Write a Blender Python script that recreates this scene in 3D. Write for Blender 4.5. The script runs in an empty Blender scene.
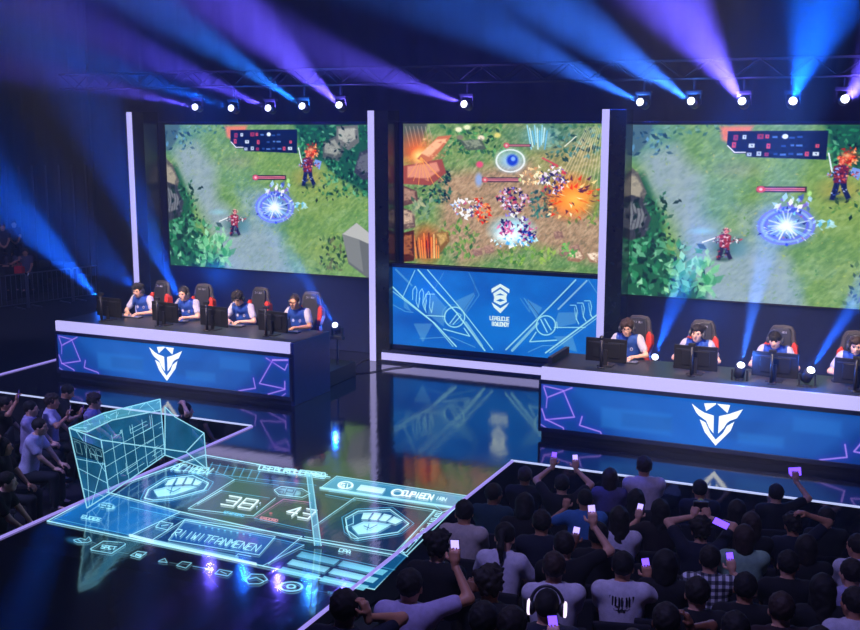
import bpy, bmesh, math, random
import numpy as np
from mathutils import Vector, Matrix, Euler
random.seed(7); rng = np.random.default_rng(7)
PI = math.pi
S = bpy.context.scene
C = S.collection
# ------------------------------------------------------------------ camera
FPX = 1090.0; PITCH = math.radians(9.9); YAW = math.radians(24.5); CH = 4.5
cam = bpy.data.cameras.new('camera'); cam.sensor_width = 36; cam.lens = FPX/860*36
cam.clip_end = 200
camo = bpy.data.objects.new('camera', cam); C.objects.link(camo)
camo.location = (0, 0, CH); camo.rotation_euler = (PI/2-PITCH, 0, YAW)
S.camera = camo
def ray(px, py):
    x = (px-430)/FPX; y = -(py-315)/FPX
    fh = math.cos(PITCH)+y*math.sin(PITCH); up = -math.sin(PITCH)+y*math.cos(PITCH)
    return Vector((x*math.cos(YAW)-fh*math.sin(YAW), x*math.sin(YAW)+fh*math.cos(YAW), up))
def at_z(px, py, z=0.0):
    r = ray(px, py); t = (z-CH)/r.z; return Vector((r.x*t, r.y*t, z))
def at_y(px, py, Y):
    r = ray(px, py); t = Y/r.y; return Vector((r.x*t, Y, CH+r.z*t))
def proj(P):
    P = np.asarray(P, float)
    X = P[..., 0]; Y = P[..., 1]; Z = P[..., 2]-CH
    r = X*math.cos(YAW)+Y*math.sin(YAW); fh = -X*math.sin(YAW)+Y*math.cos(YAW)
    d = fh*math.cos(PITCH)-Z*math.sin(PITCH); u = fh*math.sin(PITCH)+Z*math.cos(PITCH)
    return 430+FPX*r/d, 315-FPX*u/d
# ------------------------------------------------------------------ materials
def lin(c):
    c = np.asarray(c, float)
    return np.where(c <= .04045, c/12.92, ((c+.055)/1.055)**2.4)
def hexc(h):
    return tuple(float(v) for v in lin([int(h[i:i+2], 16)/255 for i in (0, 2, 4)]))
_m = {}
def mat(name, col, rough=.6, metal=0., noise=.12, scale=12, bump=0., spec=.5, coat=0., coords='Object'):
    if name in _m: return _m[name]
    if isinstance(col, str): col = hexc(col)
    m = bpy.data.materials.new(name); m.use_nodes = True; nt = m.node_tree; N = nt.nodes; L = nt.links
    b = N['Principled BSDF']
    tc = N.new('ShaderNodeTexCoord'); nz = N.new('ShaderNodeTexNoise'); nz.inputs['Scale'].default_value = scale
    nz.inputs['Detail'].default_value = 3
    L.new(tc.outputs[coords], nz.inputs['Vector'])
    rp = N.new('ShaderNodeValToRGB')
    rp.color_ramp.elements[0].position = .3; rp.color_ramp.elements[1].position = .7
    rp.color_ramp.elements[0].color = (*[c*(1-noise) for c in col], 1)
    rp.color_ramp.elements[1].color = (*[min(1, c*(1+noise)) for c in col], 1)
    L.new(nz.outputs['Fac'], rp.inputs[0]); L.new(rp.outputs[0], b.inputs['Base Color'])
    b.inputs['Roughness'].default_value = rough; b.inputs['Metallic'].default_value = metal
    b.inputs['Specular IOR Level'].default_value = spec
    b.inputs['Coat Weight'].default_value = coat
    if bump:
        bp = N.new('ShaderNodeBump'); bp.inputs['Strength'].default_value = bump; bp.inputs['Distance'].default_value = .01
        L.new(nz.outputs['Fac'], bp.inputs['Height']); L.new(bp.outputs[0], b.inputs['Normal'])
    _m[name] = m; return m
def emit(name, col, strength=1.0):
    if name in _m: return _m[name]
    if isinstance(col, str): col = hexc(col)
    m = bpy.data.materials.new(name); m.use_nodes = True; b = m.node_tree.nodes['Principled BSDF']
    b.inputs['Base Color'].default_value = (*[c*.1 for c in col], 1); b.inputs['Roughness'].default_value = .4
    b.inputs['Emission Color'].default_value = (*col, 1); b.inputs['Emission Strength'].default_value = strength
    _m[name] = m; return m
def paintmat(name, strength=1.0, gloss=.25, alpha=False, additive=False, fine=0.0):
    """a lit display: its picture is stored per vertex in the attribute 'pic'"""
    m = bpy.data.materials.new(name); m.use_nodes = True; nt = m.node_tree; N = nt.nodes; L = nt.links
    b = N['Principled BSDF']; at = N.new('ShaderNodeAttribute'); at.attribute_name = 'pic'
    b.inputs['Base Color'].default_value = (.006, .008, .012, 1); b.inputs['Roughness'].default_value = gloss
    b.inputs['Emission Strength'].default_value = strength
    L.new(at.outputs['Color'], b.inputs['Emission Color'])
    if additive:
        out = N['Material Output']; em = N.new('ShaderNodeEmission'); tr = N.new('ShaderNodeBsdfTransparent'); ad = N.new('ShaderNodeAddShader')
        L.new(at.outputs['Color'], em.inputs['Color']); em.inputs['Strength'].default_value = strength
        L.new(em.outputs[0], ad.inputs[0]); L.new(tr.outputs[0], ad.inputs[1]); L.new(ad.outputs[0], out.inputs['Surface'])
        N.remove(b)
    return m
def glow_glass(name, col, strength, opacity=.15):
    if name in _m: return _m[name]
    m = bpy.data.materials.new(name); m.use_nodes = True; nt = m.node_tree; N = nt.nodes; L = nt.links
    if isinstance(col, str): col = hexc(col)
    N.remove(N['Principled BSDF']); out = N['Material Output']
    em = N.new('ShaderNodeEmission'); em.inputs['Color'].default_value = (*col, 1); em.inputs['Strength'].default_value = strength
    tr = N.new('ShaderNodeBsdfTransparent'); tr.inputs['Color'].default_value = (1-opacity,)*3+(1,)
    nz = N.new('ShaderNodeTexNoise'); nz.inputs['Scale'].default_value = 3.0
    mp = N.new('ShaderNodeMapRange'); mp.inputs[3].default_value = .35*strength; mp.inputs[4].default_value = 1.6*strength
    L.new(nz.outputs['Fac'], mp.inputs[0]); L.new(mp.outputs[0], em.inputs['Strength'])
    ad = N.new('ShaderNodeAddShader'); L.new(em.outputs[0], ad.inputs[0]); L.new(tr.outputs[0], ad.inputs[1]); L.new(ad.outputs[0], out.inputs['Surface'])
    _m[name] = m; return m
# ------------------------------------------------------------------ object helpers
def link(name, me, m=None, parent=None, smooth=False):
    o = bpy.data.objects.new(name, me); C.objects.link(o)
    if m is not None:
        for k in (m if isinstance(m, (list, tuple)) else [m]): me.materials.append(k)
    if parent is not None: o.parent = parent
    if smooth: me.polygons.foreach_set('use_smooth', [True]*len(me.polygons))
    return o
def tag(o, label=None, cat=None, group=None, kind=None):
    if label: o['label'] = label
    if cat: o['category'] = cat
    if group: o['group'] = group
    if kind: o['kind'] = kind
    return o
def thing(name, label, cat, loc=(0, 0, 0), rz=0., group=None):
    o = bpy.data.objects.new(name, None); C.objects.link(o); o.location = loc; o.rotation_euler = (0, 0, rz)
    o.empty_display_size = .1
    return tag(o, label, cat, group)
class MB:
    """collects shapes and links them as one mesh object"""
    def __init__(s): s.v = []; s.f = []; s.mi = []; s.cur = 0
    def add(s, vs, fs):
        n = len(s.v); s.v += [tuple(v) for v in vs]; s.f += [tuple(i+n for i in f) for f in fs]; s.mi += [s.cur]*len(fs); return s
    def box(s, x0, x1, y0, y1, z0, z1, b=0.):
        if b > 0:
            b = min(b, (x1-x0)*.45, (y1-y0)*.45, (z1-z0)*.45)
            bm = bmesh.new(); bmesh.ops.create_cube(bm, size=1)
            for v in bm.verts:
                v.co = Vector(((x0+x1)/2+v.co.x*(x1-x0), (y0+y1)/2+v.co.y*(y1-y0), (z0+z1)/2+v.co.z*(z1-z0)))
            bmesh.ops.bevel(bm, geom=bm.edges[:]+bm.verts[:], offset=b, segments=2, affect='EDGES', profile=.6)
            bm.verts.index_update()
            s.add([v.co[:] for v in bm.verts], [[v.index for v in f.verts] for f in bm.faces]); bm.free(); return s
        return s.add([(x, y, z) for z in (z0, z1) for y in (y0, y1) for x in (x0, x1)],
                     [(0, 2, 3, 1), (4, 5, 7, 6), (0, 1, 5, 4), (2, 6, 7, 3), (0, 4, 6, 2), (1, 3, 7, 5)])
    def tube(s, pts, r, n=8, caps=True):
        pts = [Vector(p) for p in pts]; rs = r if isinstance(r, (list, tuple)) else [r]*len(pts)
        rings = []; up = None
        for i, p in enumerate(pts):
            d = (pts[min(i+1, len(pts)-1)]-pts[max(i-1, 0)]).normalized()
            if up is None: up = Vector((0, 0, 1)) if abs(d.z) < .9 else Vector((1, 0, 0))
            a = d.cross(up).normalized(); b_ = a.cross(d).normalized(); up = b_
            rings.append([p+(a*math.cos(t)+b_*math.sin(t))*rs[i] for t in [2*PI*k/n for k in range(n)]])
        vs = [v for rr in rings for v in rr]; fs = []
        for i in range(len(pts)-1):
            for k in range(n): fs.append((i*n+k, i*n+(k+1) % n, (i+1)*n+(k+1) % n, (i+1)*n+k))
        if caps: fs += [tuple(range(n)), tuple(range((len(pts)-1)*n, len(pts)*n))]
        return s.add(vs, fs)
    def bar(s, a, b, w, h=None):
        a = Vector(a); b = Vector(b); h = h or w; d = (b-a).normalized()
        u = Vector((0, 0, 1)) if abs(d.z) < .95 else Vector((0, 1, 0))
        x = d.cross(u).normalized()*w/2; z = x.normalized().cross(d).normalized()*h/2
        vs = [p+sx*x+sz*z for p in (a, b) for sx, sz in ((-1, -1), (1, -1), (1, 1), (-1, 1))]
        return s.add(vs, [(0, 3, 2, 1), (4, 5, 6, 7), (0, 1, 5, 4), (1, 2, 6, 5), (2, 3, 7, 6), (3, 0, 4, 7)])
    def sphere(s, c, r, n=12, m=8):
        r = (r, r, r) if isinstance(r, (int, float)) else r; vs = []; fs = []
        for i in range(m+1):
            t = PI*i/m
            for k in range(n): vs.append((c[0]+r[0]*math.sin(t)*math.cos(2*PI*k/n), c[1]+r[1]*math.sin(t)*math.sin(2*PI*k/n), c[2]+r[2]*math.cos(t)))
        for i in range(m):
            for k in range(n): fs.append((i*n+k, (i+1)*n+k, (i+1)*n+(k+1) % n, i*n+(k+1) % n))
        return s.add(vs, fs)
    def prism(s, poly, y0, y1, ax='y'):
        n = len(poly)
        def P(u, w, y): return {'y': (u, y, w), 'x': (y, u, w), 'z': (u, w, y)}[ax]
        vs = [P(u, w, y0) for u, w in poly]+[P(u, w, y1) for u, w in poly]
        return s.add(vs, [tuple(range(n)), tuple(range(2*n-1, n-1, -1))]+[(i, i+n, (i+1) % n+n, (i+1) % n) for i in range(n)])
    def build(s, name, m=None, parent=None, smooth=False, recalc=True):
        me = bpy.data.meshes.new(name); me.from_pydata(s.v, [], s.f); me.update()
        if recalc:
            bm = bmesh.new(); bm.from_mesh(me); bmesh.ops.remove_doubles(bm, verts=bm.verts, dist=1e-5) if False else None
            bmesh.ops.recalc_face_normals(bm, faces=bm.faces); bm.to_mesh(me); bm.free()
        o = link(name, me, m, parent, smooth)
        if any(s.mi): me.polygons.foreach_set('material_index', s.mi)
        return o
def bevel(o, w=.01, seg=2):
    md = o.modifiers.new('bevel', 'BEVEL'); md.width = w; md.segments = seg; md.limit_method = 'ANGLE'; return o
def copy_tree(o, parent=None):
    c = o.copy(); C.objects.link(c)
    if parent is not None: c.parent = parent
    for ch in [k for k in o.children]: copy_tree(ch, c)
    return c
# ------------------------------------------------------------------ painter for displays
def vnoise(x, y, seed=0):
    r = np.random.default_rng(seed).random((64, 64))
    xi = np.floor(x).astype(int); yi = np.floor(y).astype(int); fx = x-xi; fy = y-yi
    fx = fx*fx*(3-2*fx); fy = fy*fy*(3-2*fy)
    g = lambda a, b: r[a % 64, b % 64]
    return (g(xi, yi)*(1-fx)+g(xi+1, yi)*fx)*(1-fy)+(g(xi, yi+1)*(1-fx)+g(xi+1, yi+1)*fx)*fy
def fbm(x, y, seed=0, o=4):
    s = 0; a = .5; t = 0
    for i in range(o): s = s+a*vnoise(x*2**i+i*7.3, y*2**i+i*3.1, seed+i); t += a; a *= .5
    return s/t
def col(h):
    return np.array([int(h[i:i+2], 16)/255 for i in (0, 2, 4)]) if isinstance(h, str) else np.array(h, float)
class Cv:
    """a picture painted at the vertices of a flat grid; coordinates are photo pixels measured on that plane"""
    def __init__(s, O, U, V, nu, nv, base='000000'):
        O = np.array(O, float); U = np.array(U, float); V = np.array(V, float); s.nu, s.nv = nu, nv
        u, v = np.meshgrid(np.linspace(0, 1, nu), np.linspace(0, 1, nv)); s.u = u; s.v = v
        s.P = O+u[..., None]*U+v[..., None]*V
        s.x, s.y = proj(s.P); s.c = np.tile(col(base), (nv, nu, 1)); s.aa = .35
    def mix(s, a, c, add=False):
        a = np.clip(a, 0, 1)[..., None]
        s.c = np.clip(s.c+a*col(c), 0, 1) if add else s.c*(1-a)+a*col(c)
    def seg(s, p, q, w, c, a=1., add=False, soft=None):
        k = s._win([p, q], w+(soft or s.aa)+1)
        if k is None: return
        if k is not s:
            k.seg(p, q, w, c, a, add, soft); s.c[k.sl] = k.c; return
        d = s.dseg(p, q); aa = soft or s.aa; s.mix(a*np.clip((w/2-d)/aa+.5, 0, 1), c, add)
    def dseg(s, p, q):
        dx, dy = q[0]-p[0], q[1]-p[1]; L = dx*dx+dy*dy+1e-9
        t = np.clip(((s.x-p[0])*dx+(s.y-p[1])*dy)/L, 0, 1)
        return np.hypot(s.x-p[0]-t*dx, s.y-p[1]-t*dy)
    def path(s, pts, w, c, a=1., closed=False, add=False, soft=None):
        k = s._win(pts, w+(soft or s.aa)+1)
        if k is None: return
        if k is not s:
            k.path(pts, w, c, a, closed, add, soft); s.c[k.sl] = k.c; return
        d = np.full(s.x.shape, 1e9); P = list(pts)+([pts[0]] if closed else [])
        for p, q in zip(P[:-1], P[1:]): d = np.minimum(d, s.dseg(p, q))
        s.mix(a*np.clip((w/2-d)/(soft or s.aa)+.5, 0, 1), c, add)
    def sub(s, x0, x1, y0, y1):
        """window of the grid that can hold these picture coordinates"""
        m = (s.x >= x0) & (s.x <= x1) & (s.y >= y0) & (s.y <= y1)
        r = np.flatnonzero(m.any(1)); k = np.flatnonzero(m.any(0))
        if not len(r): return None
        o = object.__new__(Cv);  sl = (slice(r[0], r[-1]+1), slice(k[0], k[-1]+1)); o.x = s.x[sl]; o.y = s.y[sl]; o.c = s.c[sl]; o.aa = s.aa; o.sl = sl; o.whole = s
        return o
    def _win(s, pts, pad):
        if getattr(s, 'whole', None) is not None: return s
        xs = [p[0] for p in pts]; ys = [p[1] for p in pts]
        return s.sub(min(xs)-pad, max(xs)+pad, min(ys)-pad, max(ys)+pad)
    def poly(s, pts, c, a=1., soft=None, add=False, tex=None):
        w = s._win(pts, (soft or s.aa)+1)
        if w is None: return
        if w is not s:
            w.poly(pts, c, a, soft, add, None if tex is None else tex[w.sl]); s.c[w.sl] = w.c; return
        d = np.full(s.x.shape, 1e9); ins = np.zeros(s.x.shape, bool); n = len(pts)
        for i in range(n):
            p, q = pts[i], pts[(i+1) % n]; d = np.minimum(d, s.dseg(p, q))
            if p[1] != q[1]:
                k = ((p[1] > s.y) != (q[1] > s.y)) & (s.x < (q[0]-p[0])*(s.y-p[1])/(q[1]-p[1])+p[0]); ins ^= k
        sd = np.where(ins, -d, d); m = a*np.clip(.5-sd/(soft or s.aa), 0, 1)
        if tex is not None: m = m*tex
        s.mix(m, c, add)
    def ell(s, cx, cy, rx, ry, c, a=1., soft=.3, add=False, ang=0., tex=None):
        R = max(rx, ry); w = s._win([(cx-R, cy-R), (cx+R, cy+R)], 1)
        if w is None: return
        if w is not s:
            w.ell(cx, cy, rx, ry, c, a, soft, add, ang, None if tex is None else tex[w.sl]); s.c[w.sl] = w.c; return
        x, y = s.x-cx, s.y-cy; ca, sa = math.cos(ang), math.sin(ang)
        r = np.hypot((x*ca+y*sa)/rx, (-x*sa+y*ca)/ry); m = a*np.clip((1-r)/soft, 0, 1)
        if tex is not None: m = m*tex
        s.mix(m, c, add)
    def ring(s, cx, cy, rx, ry, w, c, a=1., soft=.5, add=False):
        r = np.hypot((s.x-cx)/rx, (s.y-cy)/ry); d = abs(r-1)*min(rx, ry); s.mix(a*np.clip((w/2-d)/soft+.5, 0, 1), c, add)
    def build(s, name, m, parent=None, boost=1.0):
        nu, nv = s.nu, s.nv; me = bpy.data.meshes.new(name)
        idx = np.arange(nu*nv).reshape(nv, nu)
        q = np.stack([idx[:-1, :-1], idx[:-1, 1:], idx[1:, 1:], idx[1:, :-1]], -1).reshape(-1, 4)
        off = np.array(parent.location) if parent is not None else np.zeros(3)
        me.vertices.add(nu*nv); me.vertices.foreach_set('co', (s.P-off).reshape(-1).astype(np.float32))
        me.loops.add(q.size); me.loops.foreach_set('vertex_index', q.reshape(-1).astype(np.int32))
        me.polygons.add(len(q)); me.polygons.foreach_set('loop_start', np.arange(0, q.size, 4, dtype=np.int32))
        me.update(calc_edges=True)
        at = me.color_attributes.new('pic', 'FLOAT_COLOR', 'POINT')
        cc = np.ones((nu*nv, 4), np.float32); cc[:, :3] = lin(np.clip(s.c, 0, 1)).reshape(-1, 3)*boost
        at.data.foreach_set('color', cc.reshape(-1))
        return link(name, me, m, parent)
# stroke letters: unit cell, x right 0..1, y down 0..1
GL = {'0': [[(0, 0), (1, 0), (1, 1), (0, 1), (0, 0)]], '1': [[(.2, .2), (.5, 0), (.5, 1)]], '2': [[(0, 0), (1, 0), (1, .5), (0, .5), (0, 1), (1, 1)]],
 '3': [[(0, 0), (1, 0), (1, 1), (0, 1)], [(.1, .5), (1, .5)]], '4': [[(.8, 1), (.8, 0), (0, .65), (1, .65)]], '5': [[(1, 0), (0, 0), (0, .45), (1, .45), (1, 1), (0, 1)]],
 '8': [[(0, 0), (1, 0), (1, 1), (0, 1), (0, 0)], [(0, .5), (1, .5)]], '6': [[(1, 0), (0, 0), (0, 1), (1, 1), (1, .5), (0, .5)]], '9': [[(1, .5), (0, .5), (0, 0), (1, 0), (1, 1), (0, 1)]],
 'A': [[(0, 1), (0, .3), (.5, 0), (1, .3), (1, 1)], [(0, .6), (1, .6)]], 'B': [[(0, 0), (.8, 0), (.8, .45), (0, .45)], [(0, 0), (0, 1), (1, 1), (1, .45), (.8, .45)]],
 'C': [[(1, 0), (0, 0), (0, 1), (1, 1)]], 'D': [[(0, 0), (.7, 0), (1, .3), (1, .7), (.7, 1), (0, 1), (0, 0)]], 'E': [[(1, 0), (0, 0), (0, 1), (1, 1)], [(0, .5), (.8, .5)]],
 'F': [[(1, 0), (0, 0), (0, 1)], [(0, .5), (.8, .5)]], 'G': [[(1, 0), (0, 0), (0, 1), (1, 1), (1, .5), (.5, .5)]], 'H': [[(0, 0), (0, 1)], [(1, 0), (1, 1)], [(0, .5), (1, .5)]],
 'I': [[(.5, 0), (.5, 1)]], 'K': [[(0, 0), (0, 1)], [(1, 0), (0, .55), (1, 1)]], 'L': [[(0, 0), (0, 1), (1, 1)]], 'M': [[(0, 1), (0, 0), (.5, .5), (1, 0), (1, 1)]],
 'N': [[(0, 1), (0, 0), (1, 1), (1, 0)]], 'O': [[(0, 0), (1, 0), (1, 1), (0, 1), (0, 0)]], 'P': [[(0, 1), (0, 0), (1, 0), (1, .5), (0, .5)]], 'R': [[(0, 1), (0, 0), (1, 0), (1, .5), (0, .5), (1, 1)]],
 'S': [[(1, 0), (0, 0), (0, .5), (1, .5), (1, 1), (0, 1)]], 'T': [[(0, 0), (1, 0)], [(.5, 0), (.5, 1)]], 'U': [[(0, 0), (0, 1), (1, 1), (1, 0)]], 'V': [[(0, 0), (.5, 1), (1, 0)]],
 'W': [[(0, 0), (.2, 1), (.5, .4), (.8, 1), (1, 0)]], 'X': [[(0, 0), (1, 1)], [(1, 0), (0, 1)]], 'Y': [[(0, 0), (.5, .5), (1, 0)], [(.5, .5), (.5, 1)]], ':': [[(.5, .25), (.5, .35)], [(.5, .7), (.5, .8)]],
 '-': [[(.1, .5), (.9, .5)]], ' ': []}
def strokes(text, O, U, V, gap=.3):
    """text inside the parallelogram O + u*U + v*V"""
    n = len(text); w = 1/(n+(n-1)*gap); out = []
    for i, ch in enumerate(text):
        for st in GL.get(ch, []):
            out.append([(O[0]+(i*(1+gap)*w+x*w)*U[0]+y*V[0], O[1]+(i*(1+gap)*w+x*w)*U[1]+y*V[1]) for x, y in st])
    return out
def ptext(cv, text, O, U, V, w, c, a=1., gap=.3, add=False):
    for st in strokes(text, O, U, V, gap): cv.path(st, w, c, a, add=add)
# ================================================================== the hall
m_deck = bpy.data.materials.new('glossy_deck'); m_deck.use_nodes = True
def _deck():
    nt = m_deck.node_tree; N = nt.nodes; L = nt.links; b = N['Principled BSDF']
    b.inputs['Base Color'].default_value = (.010, .012, .022, 1); b.inputs['Specular IOR Level'].default_value = 1.0
    b.inputs['IOR'].default_value = 2.35
    tc = N.new('ShaderNodeTexCoord'); nz = N.new('ShaderNodeTexNoise'); nz.inputs['Scale'].default_value = 9; nz.inputs['Detail'].default_value = 4
    mpg = N.new('ShaderNodeMapping'); mpg.inputs['Scale'].default_value = (1, .35, 1)
    L.new(tc.outputs['Object'], mpg.inputs[0]); L.new(mpg.outputs[0], nz.inputs['Vector'])
    bp = N.new('ShaderNodeBump'); bp.inputs['Strength'].default_value = .12; bp.inputs['Distance'].default_value = .01
    L.new(nz.outputs['Fac'], bp.inputs['Height']); L.new(bp.outputs[0], b.inputs['Normal'])
    n2 = N.new('ShaderNodeTexNoise'); n2.inputs['Scale'].default_value = 1.3; n2.inputs['Detail'].default_value = 5
    L.new(tc.outputs['Object'], n2.inputs['Vector'])
    mr = N.new('ShaderNodeMapRange'); mr.inputs[3].default_value = .03; mr.inputs[4].default_value = .13
    L.new(n2.outputs['Fac'], mr.inputs[0]); L.new(mr.outputs[0], b.inputs['Roughness'])
_deck()
m_pit = mat('pit_carpet', (.008, .008, .014), .8)
m_wall = mat('dark_drape', (.012, .014, .034), .85, noise=.3, scale=2)
m_navy = mat('navy_panel', (.010, .016, .055), .35, spec=.5)
m_black = mat('black_plastic', (.012, .012, .016), .45)
m_blackg = mat('black_gloss', (.012, .014, .022), .18, spec=.6)
m_steel = mat('dark_steel', (.10, .11, .14), .4, .8)
m_truss = mat('truss_aluminium', (.006, .007, .012), .6)
e_lav = emit('lavender_led', 'b9b4f2', 1.15)
e_edge = emit('edge_led', '9f90ee', 1.0)
e_white = emit('white_led', 'c4d0ff', 1.0)

def struct(o, n): o.name = n; o['kind'] = 'structure'; return o
XL, XR, YB, SE, RL, RR = -15.22, 6.0, 20.2, 13.4, -9.08, -4.86
w_ = MB(); w_.box(-34, 10, -3, 32, -1.12, -1.0); struct(w_.build('floor', m_pit), 'floor')
w_ = MB(); w_.box(-34, 10, -3, 32, 10.5, 10.7); struct(w_.build('ceiling', m_wall), 'ceiling')
# back wall: dark pleated drape
w_ = MB(); pts = []
for (xa, ya), (xb, yb) in (((-34, 31), (-19.4, 31)), ((-19.4, 31), (-19.4, 21.9)), ((-19.4, 21.9), (10, 21.9))):
    L_ = math.hypot(xb-xa, yb-ya); n = int(L_/.17)
    for i in range(n):
        q = i/n; o = .07*math.sin(i*1.9)+.04*math.sin(i*.7); nx, ny = (yb-ya)/L_, -(xb-xa)/L_
        pts.append((xa+(xb-xa)*q+nx*o, ya+(yb-ya)*q+ny*o))
pts.append((10, 21.9)); n = len(pts)
w_.add([(x, y, z) for z in (-1, 10.5) for x, y in pts], [(i, i+1, n+i+1, n+i) for i in range(n-1)])
wb = w_.build('wall_back', m_wall, smooth=True); sd = wb.modifiers.new('thick', 'SOLIDIFY'); sd.thickness = .05; struct(wb, 'wall_back')
w_ = MB(); w_.box(-34.2, -34, -3, 32, -1, 10.5); struct(w_.build('wall_left', m_wall), 'wall_left')
w_ = MB(); w_.box(10, 10.2, -3, 32, -1, 10.5); struct(w_.build('wall_right', m_wall), 'wall_right')
w_ = MB(); w_.box(-34, 10, -3.2, -3, -1, 10.5); struct(w_.build('wall_front', m_wall), 'wall_front')
# stage deck with a runway
w_ = MB()
w_.prism([(XL, SE), (RL, SE), (RL, -1.5), (RR, -1.5), (RR, SE), (XR, SE), (XR, YB), (XL, YB)], -1.0, 0.0, 'z')
dk = w_.build('stage_deck', m_deck); struct(dk, 'stage_deck')
# lit edges of the deck
def trim(n, x0, x1, y0, y1, m=e_edge):
    t = MB(); t.box(x0, x1, y0, y1, .0, .02); struct(t.build('trim', m), 'trim_%d' % n)
trim(1, RL, RL+.034, -1.5, SE, e_edge); trim(2, XL, RL, SE, SE+.028, e_white)
trim(3, RR-.036, RR, -1.5, SE, e_edge); trim(4, RR-.045, XR, SE, SE+.028, e_white)
trim(5, XL, XL+.04, SE+.05, 17.6, e_edge)

# ------------------------------------------------------------------ LED walls
def G1(x, y): return (150+x/3.704, 110+y/3.704)
def G2(x, y): return (375+x/3.583, 110+y/3.583)
def Gp(F, *pts): return [F(*p) for p in pts]
def bush(cv, F, x0, x1, y0, y1, n, cols, seed, sz=(10, 24), rise=True):
    r = random.Random(seed)
    for k in range(n):
        x = r.uniform(x0, x1); y = r.uniform(y0, y1); s = r.uniform(*sz); a = r.uniform(-2.6, -.5) if rise else r.uniform(0, 6.28)
        dx, dy = math.cos(a)*s, math.sin(a)*s; px, py = -dy*.25, dx*.25
        cv.poly(Gp(F, (x, y), (x+dx*.5+px, y+dy*.5+py), (x+dx, y+dy), (x+dx*.5-px, y+dy*.5-py)), r.choice(cols), r.uniform(.5, .95), soft=.5)
def rock(cv, F, pts, c_top, c_side, seed=0):
    P = Gp(F, *pts); cv.poly(P, c_side, 1, soft=1.0)
    cx = sum(p[0] for p in pts)/len(pts); cy = sum(p[1] for p in pts)/len(pts)
    cv.poly(Gp(F, *[(cx+(x-cx)*.75-3, cy+(y-cy)*.62-6) for x, y in pts]), c_top, .85, soft=1.6)
    q = random.Random(int(cx*7+cy)); w = max(p[0] for p in pts)-min(p[0] for p in pts); h = max(p[1] for p in pts)-min(p[1] for p in pts)
    A, B = col(c_top), col(c_side)
    for k in range(26):
        x, y = cx+q.uniform(-.36, .36)*w, cy+q.uniform(-.38, .38)*h; a = q.uniform(0, 6.28); s_ = q.uniform(5, 18)
        t = q.uniform(-.35, 1.25); c = np.clip(B*(1-t)+A*t, 0, 1)
        cv.poly(Gp(F, (x, y), (x+math.cos(a)*s_, y+math.sin(a)*s_*.7), (x+math.cos(a+1.3)*s_*.8, y+math.sin(a+1.3)*s_*.6)), c, .6, soft=.8)
def knot(cv, F, cx, cy, rx, ry, n, cols, seed, sz=(5, 15), aa=.92):
    q = random.Random(seed)
    for k in range(n):
        a = q.uniform(0, 6.28); r_ = math.sqrt(q.random()); xx, yy_ = cx+math.cos(a)*rx*r_, cy+math.sin(a)*ry*r_; s = q.uniform(*sz); b = q.uniform(0, 6.28)
        cv.poly(Gp(F, (xx, yy_), (xx+math.cos(b)*s, yy_+math.sin(b)*s), (xx+math.cos(b+1.2)*s*.7, yy_+math.sin(b+1.2)*s*.7)), q.choice(cols), aa, soft=.5)
def figure(cv, F, x, y, s, cols_body, cols_top, cols_leg, seed):
    """a small blurred generic fighter, painted as dabs"""
    P = lambda *q: Gp(F, *[(x+u*s, y+v*s) for u, v in q])
    cv.ell(*F(x, y+.95*s), .5*s/3.6, .16*s/3.6, '2c4a3c', .6, .8)
    cv.poly(P((-.15, .3), (.02, .3), (-.02, .65), (-.12, 1.0), (-.26, .98), (-.2, .6)), cols_leg[0], .95, soft=.8)
    cv.poly(P((.0, .3), (.2, .3), (.24, .6), (.38, .9), (.24, .98), (.08, .6)), cols_leg[0], .95, soft=.8)
    cv.poly(P((-.22, -.25), (.05, -.35), (.26, -.2), (.2, .38), (-.18, .36)), cols_body[0], .95, soft=.9)
    knot(cv, F, x, y+.05*s, .24*s, .34*s, 34, cols_body, seed, (4, 11)); knot(cv, F, x, y+.6*s, .24*s, .34*s, 22, cols_leg, seed+1, (3, 9))
    knot(cv, F, x+.35*s, y-.02*s, .26*s, .14*s, 16, cols_body+cols_top, seed+2, (4, 10)); knot(cv, F, x-.28*s, y+.02*s, .14*s, .2*s, 12, cols_body, seed+4, (4, 9))
    cv.ell(*F(x+.03*s, y-.42*s), .13*s/3.6, .15*s/3.6, cols_top[0], 1, .5); knot(cv, F, x+.04*s, y-.46*s, .18*s, .17*s, 18, cols_top, seed+3, (4, 9))
def hpbar(cv, F, x0, y, x1, h=9, tilt=0):
    cv.poly(Gp(F, (x0-4, y-h), (x1+4, y-h+tilt), (x1+4, y+h+tilt), (x0-4, y+h)), '3a2440', .85, soft=.5)
    cv.poly(Gp(F, (x0+14, y-h*.5), (x1, y-h*.5+tilt), (x1, y+h*.5+tilt), (x0+14, y+h*.5)), 'e58a92', .95, soft=.4)
    cv.poly(Gp(F, (x0+14, y-h*.15), (x1, y-h*.15+tilt), (x1, y+h*.15+tilt), (x0+14, y+h*.15)), '7a3a58', .8, soft=.4)
    cv.ell(*F(x0+6, y), 3.6, 3.2, 'd8606c', 1, .3); cv.ell(*F(x0+6, y), 1.6, 1.6, 'f3c2c2', 1, .5)
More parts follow.
